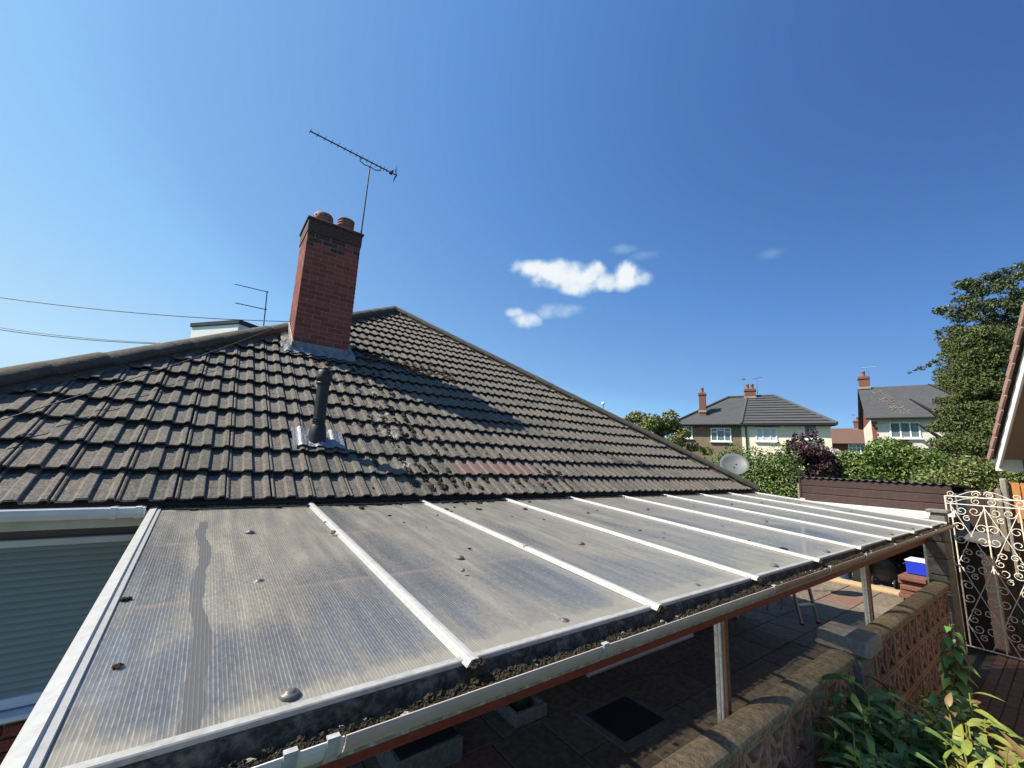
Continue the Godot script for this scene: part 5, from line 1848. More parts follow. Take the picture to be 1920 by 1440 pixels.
func make_neighbour() -> void:
	# the verge of a roof that rises towards us on the right
	var a := Vector3(12.03, 0.74 + EAVE, 2.9)
	var b := Vector3(9.6, 2.51 + EAVE, 3.59)
	var d := b - a
	var hor := Vector3(d.x, 0, d.z).normalized()
	var nh := thing("neighbour_house", "neighbouring house with pinkish verge tiles and a white bargeboard", "house", Vector3(a.x, 0, a.z), atan2(-hor.z, hor.x))
	# local axes: x along the verge towards us, y up, z to the far side; the house lies on -z or +z, whichever is away from the bungalow
	var side := 1.0 if (nh.basis * Vector3.BACK).z > 0.0 else -1.0
	var slope := atan2(d.y, Vector2(d.x, d.z).length())
	var run := Vector2(d.x, d.z).length()
	var y0 := a.y
	var dir := Vector3(cos(slope), sin(slope), 0)
	var nrm := Vector3(-sin(slope), cos(slope), 0)
	var n := 10
	var tl := d.length() / 9.0
	var eb := Basis(dir, nrm, dir.cross(nrm))
	for i in n:
		for j in 5:
			var s := begin()
			bbox(s, Vector3(0, y0, 0) + dir * (tl * (i + 0.55)) + nrm * (0.05 + 0.0) + Vector3(0, 0, side * (0.15 + j * 0.31 - 0.02)), Vector3(tl * 1.18, 0.028, 0.3), 0.005, eb * Basis(Vector3.BACK, -0.07))
			done(s, "verge_tile" if j == 0 else "roof_tile", M.verge_pink, nh)
		# cloak that turns down over the edge
		var s2 := begin()
		bbox(s2, Vector3(0, y0, 0) + dir * (tl * (i + 0.55)) + nrm * -0.012 + Vector3(0, 0, side * -0.025), Vector3(tl * 1.1, 0.115, 0.03), 0.006, eb * Basis(Vector3.BACK, -0.07))
		done(s2, "verge_cloak", M.verge_pink, nh)
	var s := begin()
	bbox(s, Vector3(0, y0, 0) + dir * (run * 0.62) + nrm * -0.15 + Vector3(0, 0, side * 0.05), Vector3(run * 1.24, 0.17, 0.03), 0.004, eb)
	bbox(s, Vector3(0.08, y0 - 0.1, side * 0.18), Vector3(0.22, 0.2, 0.28), 0.006)
	done(s, "bargeboard", M.white_paint, nh)
	s = begin()
	box(s, Vector3(0, y0, 0) + dir * (run * 0.62) + nrm * -0.1 + Vector3(0, 0, side * 0.24), Vector3(run * 1.24, 0.015, 0.35), eb)
	done(s, "soffit", M.soffit, nh)
	s = begin()
	var zz := side * 0.4
	var half := 4.4  # gable extended beyond the view to hold back low sky light
	var peak := y0 + half * tan(slope) - 0.15
	var deep := Vector3(0, 0, side * 7.0)
	var c0 := Vector3(0.25, 0, zz)
	var c1 := Vector3(half * 2.0 - 0.25, 0, zz)
	var d0 := Vector3(0.25, y0 - 0.05, zz)
	var d1 := Vector3(half * 2.0 - 0.25, y0 - 0.05, zz)
	var pk := Vector3(half, peak, zz)
	quad(s, c0, c1, d1, d0, Vector3(0, 0, -side))
	tri(s, d0, d1, pk, Vector3(0, 0, -side))
	quad(s, c0, d0, d0 + deep, c0 + deep, Vector3(-1, 0, 0))
	quad(s, c1, d1, d1 + deep, c1 + deep, Vector3(1, 0, 0))
	quad(s, c0 + deep, c1 + deep, d1 + deep, d0 + deep, Vector3(0, 0, side))
	tri(s, d0 + deep, d1 + deep, pk + deep, Vector3(0, 0, side))
	done(s, "wall", M.pebbledash, nh)
	s = begin()
	var lift := nrm * 0.02
	quad(s, Vector3(-0.1, y0 - 0.1, side * 0.1), Vector3(half, peak + 0.09, side * 0.1), Vector3(half, peak + 0.09, side * 7.4), Vector3(-0.1, y0 - 0.1, side * 7.4), lift)
	quad(s, Vector3(half * 2.0 + 0.1, y0 - 0.1, side * 0.1), Vector3(half, peak + 0.09, side * 0.1), Vector3(half, peak + 0.09, side * 7.4), Vector3(half * 2.0 + 0.1, y0 - 0.1, side * 7.4), Vector3(1, 1, 0))
	done(s, "roof", M.verge_pink, nh)

# ------------------------------------------------------------------ far houses
func facade(called: String, label: String, l: Vector3, r: Vector3) -> Node3D:
	# local x runs along the front from its left corner, z points at the viewer
	var d := r - l
	return thing(called, label, "house", Vector3(l.x, 0, l.z), atan2(-d.z, d.x))
func fac(h: Node3D, px: float, py: float, z := 0.0) -> Vector3:
	var n := h.basis * Vector3.BACK
	return h.transform.affine_inverse() * on_plane(px, py, n, h.position + n * z)
func far_window(h: Node3D, px0: float, py0: float, px1: float, py1: float, splits: Array, transom: Array, fill: String) -> void:
	var p := fac(h, px0, py0)
	var q := fac(h, px1, py1)
	var x0 := p.x
	var x1 := q.x
	var y1 := (p.y + fac(h, px1, py0).y) / 2
	var y0 := (q.y + fac(h, px0, py1).y) / 2
	var wn := Node3D.new()
	wn.name = "window"
	h.add_child(wn, true)
	wn.position = Vector3((x0 + x1) / 2, (y0 + y1) / 2, 0)
	var w := x1 - x0
	var hh := y1 - y0
	var t := 0.085
	var s := begin()
	for e in [[0, hh / 2 - t / 2, w, t], [0, -hh / 2 + t / 2, w, t], [-w / 2 + t / 2, 0, t, hh - 2 * t], [w / 2 - t / 2, 0, t, hh - 2 * t]]:
		bbox(s, Vector3(e[0], e[1], 0.02), Vector3(e[2], e[3], 0.08), 0.01)
	done(s, "frame", M.white_paint, wn)
	s = begin()
	bbox(s, Vector3(0, -hh / 2 - 0.04, 0.06), Vector3(w + 0.16, 0.07, 0.16), 0.01)
	done(s, "sill", M.white_paint, wn)
	var edges := [-w / 2 + t]
	for f in splits:
		var mx: float = -w / 2 + w * f
		s = begin()
		bbox(s, Vector3(mx, 0, 0.018), Vector3(t * 0.9, hh - 2 * t, 0.07), 0.01)
		done(s, "mullion", M.white_paint, wn)
		edges.append(mx - t * 0.45)
		edges.append(mx + t * 0.45)
	edges.append(w / 2 - t)
	for k in edges.size() / 2:
		var ex0: float = edges[k * 2]
		var ex1: float = edges[k * 2 + 1]
		s = begin()
		box(s, Vector3((ex0 + ex1) / 2, 0, 0.015), Vector3(ex1 - ex0, hh - 2 * t, 0.01))
		done(s, "pane", M[fill], wn)
		if transom.size() > k and transom[k] > 0.0:
			s = begin()
			bbox(s, Vector3((ex0 + ex1) / 2, -hh / 2 + hh * transom[k], 0.018), Vector3(ex1 - ex0, t * 0.8, 0.065), 0.01)
			done(s, "transom", M.white_paint, wn)
func far_stack(h: Node3D, base: Vector3, w: float, tall: float, pots: int, d := 0.5) -> void:
	var s := begin()
	bbox(s, base + Vector3(0, tall / 2 - 0.4, 0), Vector3(w, tall + 0.8, d), 0.01)
	var c := done(s, "chimney", M.brick_far, h)
	s = begin()
	bbox(s, base + Vector3(0, tall + 0.02, 0), Vector3(w + 0.1, 0.14, d + 0.1), 0.02)
	bbox(s, base + Vector3(0, tall + 0.13, 0), Vector3(w + 0.02, 0.08, d + 0.02), 0.02)
	done(s, "corbel", M.brick_far, c)
	for k in pots:
		s = begin()
		lathe(s, [Vector2(0.13, 0.0), Vector2(0.12, 0.1), Vector2(0.11, 0.32), Vector2(0.14, 0.36), Vector2(0.13, 0.42), Vector2(0.0, 0.42)], base + Vector3((k - (pots - 1) / 2.0) * 0.34, tall + 0.16, 0), 12)
		done(s, "chimney_pot", M.pot, c)
	s = begin()
	bbox(s, base + Vector3(0, 0.03, 0), Vector3(w + 0.12, 0.16, d + 0.12), 0.02)
	done(s, "flashing", M.mortar_pale, c)
func far_aerial(label: String, foot: Vector3, tall: float, turn: float) -> void:
	var a := thing("rooftop_aerial", label, "aerial", foot, turn)
	var s := begin()
	tube(s, [Vector3.ZERO, Vector3(0, tall, 0)], 0.02, 5)
	done(s, "mast", M.metal_grey, a)
	s = begin()
	tube(s, [Vector3(-0.45, tall - 0.05, 0), Vector3(0.4, tall - 0.05, 0)], 0.016, 5)
	done(s, "boom", M.metal_grey, a)
	for k in 7:
		s = begin()
		tube(s, [Vector3(-0.42 + k * 0.13, tall - 0.05, -0.15), Vector3(-0.42 + k * 0.13, tall - 0.05, 0.15)], 0.01, 4)
		done(s, "element", M.metal_grey, a)

func make_far_houses() -> void:
	rng.seed = 91
	# semi-detached pair
	var D := 36.0
	var l := far_at(1266, 797, D)
	var r := far_at(1556, 792, D)
	var h := facade("semi_detached_house", "semi-detached pair of houses, brown pebbledash half and cream half, under one hipped grey roof", l, r)
	var w := Vector2(r.x - l.x, r.z - l.z).length()
	var ey := (l.y + r.y) / 2
	var xm: float = fac(h, 1392, 840).x
	var deep := 8.0
	var s := begin()
	box(s, Vector3(xm / 2, ey / 2, -deep / 2), Vector3(xm, ey, deep))
	done(s, "pebbledash_wall", M.pebbledash, h)
	s = begin()
	box(s, Vector3((xm + w) / 2 + 0.005, ey / 2, -deep / 2 + 0.004), Vector3(w - xm, ey, deep))
	done(s, "cream_wall", M.cream_wall, h)
	# roof
	var o := 0.35
	var rl := fac(h, 1366, 746, -deep / 2)
	var rr := fac(h, 1452, 742, -deep / 2)
	rl.y = (rl.y + rr.y) / 2
	rr.y = rl.y
	var el := Vector3(-o, ey - 0.05, o)
	var er := Vector3(w + o, ey - 0.05, o)
	var bl := Vector3(-o, ey - 0.05, -deep - o)
	var br := Vector3(w + o, ey - 0.05, -deep - o)
	var em := Vector3(xm + 0.05, ey - 0.05, o)
	var rm := rl.lerp(rr, 0.42)
	s = begin()
	quad(s, el, em, rm, rl, Vector3(0, 1, 1))
	tri(s, el, rl, bl, Vector3(-1, 1, 0))
	quad(s, bl, br, rr, rl, Vector3(0, 1, -1))
	quad(s, el, er, br, bl, Vector3.DOWN)
	done(s, "slate_roof", M.slate, h)
	s = begin()
	quad(s, em, er, rr, rm, Vector3(0, 1, 1))
	tri(s, er, br, rr, Vector3(1, 1, 0))
	var tr := done(s, "tiled_roof", M.slate_dark, h)
	var fn := (er - em).cross(rm - em).normalized()
	if fn.y < 0:
		fn = -fn
	for k in 11:
		var t0 := k / 11.0
		var t1 := (k + 1) / 11.0
		var a0 := em.lerp(rm, t0)
		var b0 := er.lerp(rr, t0)
		var a1 := em.lerp(rm, t1)
		var b1 := er.lerp(rr, t1)
		s = begin()
		var lift := fn * 0.075
		quad(s, a0 + lift, b0 + lift, b1 + fn * 0.012, a1 + fn * 0.012, fn)
		quad(s, a0, b0, b0 + lift, a0 + lift, Vector3(0, -0.3, 1))
		done(s, "tile_course", M.slate_dark, tr)
	for e in [[el, rl], [rl, rr], [rr, er], [em, rm]]:
		s = begin()
		tube(s, [e[0] + Vector3(0, 0.04, 0), e[1] + Vector3(0, 0.05, 0)], 0.1, 6)
		done(s, "ridge_tiles", M.slate, h)
	s = begin()
	tube(s, [el + Vector3(0, -0.05, 0.06), er + Vector3(0, -0.05, 0.06)], 0.07, 6)
	done(s, "gutter", M.gutter_black, h)
	s = begin()
	box(s, Vector3(w / 2, ey - 0.12, 0.17), Vector3(w + 0.5, 0.14, 0.3))
	done(s, "eaves_board", M.gutter_black, h)
	var dpx: float = fac(h, 1400, 830).x
	s = begin()
	tube(s, [Vector3(dpx, ey - 0.15, 0.07), Vector3(dpx, 0, 0.07)], 0.06, 6)
	done(s, "downpipe", M.gutter_black, h)
	far_window(h, 1275, 798, 1299, 822, [0.5], [0.55, 0.55], "pane")
	far_window(h, 1332, 802, 1372, 828, [0.32, 0.68], [0.7, 0.82, 0.7], "pane")
	far_window(h, 1416, 802, 1458, 828, [0.34, 0.7], [], "curtain")
	far_window(h, 1505, 796, 1535, 824, [0.45], [], "pane")
	for e in [[1415, 1460, 799], [1503, 1537, 793], [1330, 1374, 799]]:
		var p := fac(h, e[0], e[2])
		var q := fac(h, e[1], e[2])
		s = begin()
		box(s, Vector3((p.x + q.x) / 2, p.y, 0.02), Vector3(q.x - p.x, 0.12, 0.05))
		done(s, "lintel", M.lintel, h)
	var al := fac(h, 1315, 802)
	s = begin()
	bbox(s, al + Vector3(0, 0, 0.07), Vector3(0.28, 0.26, 0.12), 0.04)
	done(s, "alarm_box", M.alarm_red, h)
	al = fac(h, 1467, 799)
	s = begin()
	bbox(s, al + Vector3(0, 0, 0.06), Vector3(0.22, 0.28, 0.1), 0.03)
	done(s, "alarm_box", M.white_paint, h)
	var c1 := fac(h, 1318, 773, -1.2)
	far_stack(h, Vector3(c1.x, c1.y, -1.2), 0.5, fac(h, 1318, 736, -1.2).y - c1.y - 0.2, 1, 0.5)
	var c2 := fac(h, 1407, 747, -deep / 2)
	far_stack(h, Vector3(c2.x, c2.y, -deep / 2), 0.8, fac(h, 1407, 731, -deep / 2).y - c2.y - 0.1, 2, 0.6)
	far_aerial("small aerial on a pole left of the pair of pots on the hipped grey roof", h.transform * Vector3(c2.x - 0.4, c2.y + 0.2, -deep / 2), fac(h, 1399, 710, -deep / 2).y - c2.y - 0.2, 0.4)
	far_aerial("small aerial on a pole right of the pair of pots on the hipped grey roof", h.transform * Vector3(c2.x + 0.55, c2.y + 0.2, -deep / 2), fac(h, 1418, 708, -deep / 2).y - c2.y - 0.2, 1.2)

	# white house behind the conifer
	l = far_at(1633, 783, 36.0)
	r = far_at(1800, 779, 36.5)
	h = facade("white_house", "white rendered house with brick quoins and a dark slate roof behind the conifer", l, r)
	w = Vector2(r.x - l.x, r.z - l.z).length() + 2.0
	ey = l.y
	s = begin()
	box(s, Vector3(w / 2, ey / 2, -4.0), Vector3(w, ey, 8.0))
	done(s, "wall", M.white_wall, h)
	var ry: float = fac(h, 1622, 727, -4.0).y
	s = begin()
	var e0 := Vector3(-0.3, ey - 0.1, 0.4)
	var e1 := Vector3(w + 0.3, ey - 0.1, 0.4)
	var r0 := Vector3(-0.3, ry, -4.0)
	var r1 := Vector3(w + 0.3, ry, -4.0)
	quad(s, e0, e1, r1, r0, Vector3(0, 1, 1))
	quad(s, r0, r1, r1 + Vector3(0, ey - ry - 0.1, -4.4), r0 + Vector3(0, ey - ry - 0.1, -4.4), Vector3(0, 1, -1))
	done(s, "slate_roof", M.slate, h)
	s = begin()
	var gx := -0.001
	tri(s, Vector3(gx, ey - 0.1, 0), Vector3(gx, ry - 0.1, -4.0), Vector3(gx, ey - 0.1, -8.0), Vector3(-1, 0, 0))
	done(s, "gable", M.brick1, h)
	# lichen patch on the slates
	s = begin()
	var f2 := Vector3(0, ry - ey + 0.1, -4.4).normalized()
	var up2 := Vector3(0, 4.4, ry - ey + 0.1).normalized() * 0.012
	for k in 110:
		var t := rng.randf()
		var p := e0 + Vector3(lerpf(1.9, 1.0, t) + rng.randfn(0, 0.22), 0, 0) + f2 * (0.5 + t * 3.9)
		var ww := rng.randf_range(0.05, 0.17)
		quad(s, p + up2, p + Vector3(ww, 0, 0) + f2 * 0.03 + up2, p + Vector3(ww * 0.8, 0, 0) + f2 * rng.randf_range(0.08, 0.3) + up2, p + Vector3(-0.03, 0, 0) + f2 * 0.15 + up2, Vector3(0, 1, 1))
	done(s, "lichen_patch", M.slate_lichen, h)
	s = begin()
	tube(s, [e0 + Vector3(0, -0.02, 0.06), e1 + Vector3(0, -0.02, 0.06)], 0.07, 6)
	done(s, "gutter", M.gutter_black, h)
	for k in 16:
		s = begin()
		var qx := 0.3 if k % 2 == 0 else 0.2
		bbox(s, Vector3(qx / 2 - 0.02, ey - 0.35 - k * 0.19, 0.0), Vector3(qx, 0.17, 0.06), 0.008)
		done(s, "quoin", M.brick2, h)
	far_window(h, 1666, 791, 1728, 822, [0.36, 0.68], [], "pane")
	far_window(h, 1700, 853, 1740, 875, [0.5], [], "pane")
	var cc := fac(h, 1626, 728, -4.0)
	far_stack(h, Vector3(0.1, ry - 0.1, -4.0), 0.6, fac(h, 1626, 708, -4.0).y - ry, 1, 0.6)
	far_aerial("tall thin aerial pole on the white house's chimney", h.transform * Vector3(0.42, ry + 0.3, -4.0), fac(h, 1634, 687, -4.0).y - ry - 0.3, 1.6)
	# creeper and dish on the white wall
	s = begin()
	for k in 260:
		var t := rng.randf()
		var p := fac(h, lerpf(1672, 1735, t) + rng.randfn(0, 3), 843 - 10 * sin(t * 5.0) + rng.randfn(0, 3))
		var a := Vector3(rng.randf_range(-0.12, 0.12), rng.randf_range(-0.08, 0.08), 0)
		tri(s, p + Vector3(-0.07, -0.05, 0.03 + rng.randf() * 0.1), p + Vector3(0.07, -0.03, 0.03) + a, p + Vector3(0, 0.09, 0.06 + rng.randf() * 0.08), Vector3(0, 0, 1))
	mat("creeper_red", lin(0.2, 0.05, 0.025), 0.7)
	done(s, "red_creeper", M.creeper_red, h)
	s = begin()
	for k in 60:
		var p := fac(h, 1695 + rng.randfn(0, 4), 828 + rng.randfn(0, 3))
		tri(s, p + Vector3(-0.08, -0.05, 0.03 + rng.randf() * 0.1), p + Vector3(0.08, -0.03, 0.03), p + Vector3(0, 0.1, 0.08), Vector3(0, 0, 1))
	mat("creeper_green", lin(0.06, 0.1, 0.02), 0.7)
	done(s, "green_creeper", M.creeper_green, h)
	var wd := fac(h, 1645, 832)
	s = begin()
	lathe(s, [Vector2(0.0, 0.06), Vector2(0.2, 0.03), Vector2(0.32, -0.02), Vector2(0.33, -0.02), Vector2(0.2, 0.05), Vector2(0.0, 0.085)], wd + Vector3(0, 0, 0.35), 18, Basis(Vector3.RIGHT, -1.2))
	tube(s, [wd, wd + Vector3(0, 0, 0.32)], 0.03, 6)
	done(s, "satellite_dish", M.dish, h)

	# small brown-roofed house further off, with a white conservatory
	l = far_at(1560, 830, 58.0)
	r = far_at(1640, 832, 58.0)
	h = facade("brown_roofed_house", "distant house with a brown tiled roof between the cream house and the white house", l, r)
	w = Vector2(r.x - l.x, r.z - l.z).length()
	ey = l.y
	ry = fac(h, 1600, 803, -4.0).y
	s = begin()
	box(s, Vector3(w / 2, ey / 2, -4.0), Vector3(w, ey, 8.0))
	done(s, "wall", M.brick1, h)
	s = begin()
	quad(s, Vector3(-0.4, ey - 0.1, 0.5), Vector3(w + 0.4, ey - 0.1, 0.5), Vector3(w + 0.4, ry, -4.0), Vector3(-0.4, ry, -4.0), Vector3(0, 1, 1))
	quad(s, Vector3(-0.4, ey - 0.1, -8.5), Vector3(w + 0.4, ey - 0.1, -8.5), Vector3(w + 0.4, ry, -4.0), Vector3(-0.4, ry, -4.0), Vector3(0, 1, -1))
	done(s, "roof", M.roof_brown, h)
	far_window(h, 1590, 833, 1630, 850, [0.2, 0.4, 0.6, 0.8], [0.6, 0.6, 0.6, 0.6, 0.6], "pane")
	var ck := fac(h, 1617, 803, -4.0)
	far_stack(h, Vector3(ck.x, ry - 0.2, -4.0), 1.5, 0.9, 3, 0.7)
	far_aerial("thin aerial on the distant brown-roofed house", h.transform * Vector3(fac(h, 1603, 803, -4.0).x, ry - 0.2, -4.0), 1.8, 0.2)

	# flat-roofed block behind the left hip
	l = far_at(361, 607, 15.0)
	r = far_at(361, 607, 15.0) + Vector3(3.0, 0, 4.0)
	h = facade("flat_roofed_house", "white flat-roofed dormer block showing above the left hip of the roof", l, r)
	ey = l.y
	s = begin()
	box(s, Vector3(0.9, (ey - 0.5) / 2, -2.0), Vector3(1.5, ey - 0.5, 3.6))
	done(s, "wall", M.white_wall, h)
	s = begin()
	bbox(s, Vector3(0.9, ey - 0.28, -2.0), Vector3(1.8, 0.36, 4.0), 0.01)
	done(s, "fascia", M.white_paint, h)
	s = begin()
	bbox(s, Vector3(0.9, ey - 0.04, -2.0), Vector3(1.88, 0.12, 4.08), 0.01)
	done(s, "felt_edge", M.gutter_black, h)
	# second aerial: two short booms on one mast
	var f := far_at(496, 612, 15.2)
	var tp := far_at(501, 546, 15.2)
	var a2 := thing("twin_aerial", "mast with two short aerials one above the other beyond the left hip", "aerial", Vector3(f.x, f.y - 0.6, f.z))
	s = begin()
	tube(s, [Vector3.ZERO, tp - a2.position], 0.018, 6)
	done(s, "mast", M.metal_dark, a2)
	for e in [[[441, 533], [504, 548]], [[441, 568], [501, 581]]]:
		var p := far_at(e[0][0], e[0][1], 15.2) - a2.position
		var q := far_at(e[1][0], e[1][1], 15.2) - a2.position
		s = begin()
		tube(s, [p, q], 0.014, 5)
		var bm := done(s, "boom", M.metal_dark, a2)
		for k in 9:
			var c := p.lerp(q, 0.02 + k * 0.115)
			s = begin()
			tube(s, [c + Vector3(0.03, 0.05, -0.12), c + Vector3(-0.03, -0.05, 0.12)], 0.008, 4)
			done(s, "element", M.metal_dark, bm)
	# big grey dish at the far corner of the bungalow
	var dc := far_at(1377, 871, 10.9)
	var di := thing("satellite_dish", "large grey satellite dish at the far corner of the tiled roof", "satellite dish", Vector3(dc.x, dc.y, dc.z))
	s = begin()
	var face := (CAM - dc).normalized() * 0.72 + Vector3(-0.1, 0.62, 0.1)
	lathe(s, [Vector2(0.0, -0.05), Vector2(0.13, -0.04), Vector2(0.23, -0.008), Vector2(0.295, 0.03), Vector2(0.3, 0.025), Vector2(0.23, -0.018), Vector2(0.13, -0.05), Vector2(0.0, -0.062)], Vector3.ZERO, 32, Basis(Quaternion(Vector3.UP, face.normalized())))
	done(s, "reflector", M.dish, di)
	s = begin()
	tube(s, [Vector3(0.02, -0.05, -0.05), Vector3(0.12, -0.3, -0.12), Vector3(0.05, -0.75, -0.1)], 0.025, 8)
	done(s, "pole", M.metal_grey, di)
	s = begin()
	for q in [-0.05, 0.05]:
		lathe(s, [Vector2(0.0, 0.0), Vector2(0.02, 0.0), Vector2(0.02, 0.012), Vector2(0.0, 0.014)], Basis(Quaternion(Vector3.UP, face.normalized())) * Vector3(q, -0.055, 0.02), 8, Basis(Quaternion(Vector3.UP, face.normalized())))
	done(s, "bolt", M.metal_dark, di)
	# street lamp beyond the right hip
	var lp := far_at(1131, 757, 40.0)
	var la := thing("street_lamp", "white-headed street lamp just showing above the right hip", "street lamp", Vector3(lp.x, 0, lp.z))
	s = begin()
	tube(s, [Vector3.ZERO, Vector3(0, lp.y - 0.1, 0)], 0.05, 6)
	done(s, "column", M.metal_grey, la)
	s = begin()
	lathe(s, [Vector2(0.0, -0.15), Vector2(0.13, -0.1), Vector2(0.16, 0.02), Vector2(0.1, 0.15), Vector2(0.0, 0.18)], Vector3(0, lp.y, 0), 14)
	done(s, "head", M.white_paint, la)

# ------------------------------------------------------------------ trees and hedges
func foliage(parent: Node, m: Material, blobs: Array, count: int, size: float, tone: Color, seed_: int, inner := 0.55, droop := 0.0, called := "crown") -> void:
	# leaves spread through uneven clumps: blobs are [centre, radii]
	rng.seed = seed_
	var total := 0.0
	var vol := []
	for b in blobs:
		var v: float = b[1].x * b[1].y + b[1].x * b[1].z + b[1].y * b[1].z
		total += v
		vol.append(total)
	var vs := PackedVector3Array()
	var ns := PackedVector3Array()
	var cs := PackedColorArray()
	vs.resize(count * 6)
	ns.resize(count * 6)
	cs.resize(count * 6)
	for i in count:
		var pick := rng.randf() * total
		var k := mini(vol.bsearch(pick), blobs.size() - 1)
		var d := Vector3(rng.randfn(), rng.randfn(), rng.randfn()).normalized()
		var r := lerpf(inner, 1.06, sqrt(rng.randf()))
		var p: Vector3 = blobs[k][0] + d * blobs[k][1] * r
		var f := (d * 0.7 + Vector3(rng.randfn(), rng.randfn() + 0.5 - droop, rng.randfn()) * 0.6).normalized()
		var u := f.cross(Vector3(rng.randfn(), rng.randfn(), rng.randfn())).normalized()
		var w := f.cross(u)
		var h := size * rng.randf_range(0.5, 1.5)
		var a := p - u * h * 0.6
		var b := p + u * h * 0.6 - f * h * 0.08
		var l := p + w * h * 0.36 + f * h * 0.1
		var q := p - w * h * 0.36 + f * h * 0.1
		var t := rng.randf_range(0.5, 1.5)
		var c := Color(tone.r * t * rng.randf_range(0.9, 1.2), tone.g * t, tone.b * t * rng.randf_range(0.8, 1.1))
		var n1 := (l - a).cross(b - a).normalized()
		if n1.dot(f) < 0.0:
			n1 = -n1
		var n2 := (q - a).cross(b - a).normalized()
		if n2.dot(f) < 0.0:
			n2 = -n2
		var o6 := i * 6
		vs[o6] = a
		vs[o6 + 1] = l
		vs[o6 + 2] = b
		vs[o6 + 3] = a
		vs[o6 + 4] = b
		vs[o6 + 5] = q
		for j in 6:
			ns[o6 + j] = n1 if j < 3 else n2
			cs[o6 + j] = c
	var arr := []
	arr.resize(Mesh.ARRAY_MAX)
	arr[Mesh.ARRAY_VERTEX] = vs
	arr[Mesh.ARRAY_NORMAL] = ns
	arr[Mesh.ARRAY_COLOR] = cs
	var am := ArrayMesh.new()
	am.add_surface_from_arrays(Mesh.PRIMITIVE_TRIANGLES, arr)
	put(called, am, m, parent)
func scatter_blobs(c: Vector3, rad: Vector3, n: int, size: float, seed_: int) -> Array:
	rng.seed = seed_
	var out := []
	for i in n:
		var d := Vector3(rng.randfn(), rng.randfn(), rng.randfn()).normalized() * pow(rng.randf(), 0.4)
		var r := size * rng.randf_range(0.6, 1.25)
		out.append([c + d * rad, Vector3(r, r * rng.randf_range(0.7, 1.0), r)])
	return out
func trunk(parent: Node, tall: float, r: float, limbs: int, spread: float) -> void:
	var st := begin()
	tube(st, [Vector3.ZERO, Vector3(0.05, tall * 0.4, 0.03), Vector3(-0.03, tall * 0.8, 0)], [r, r * 0.75, r * 0.4], 8)
	for k in limbs:
		var a := TAU * k / limbs + rng.randf()
		var y := tall * rng.randf_range(0.35, 0.75)
		var e := Vector3(cos(a) * spread, y + spread * rng.randf_range(0.5, 1.0), sin(a) * spread)
		tube(st, [Vector3(0, y, 0), e * Vector3(0.5, 1, 0.5) + Vector3(0, -(e.y - y) * 0.4, 0), e], [r * 0.45, r * 0.3, r * 0.1], 5)
	done(st, "trunk", M.bark, parent)
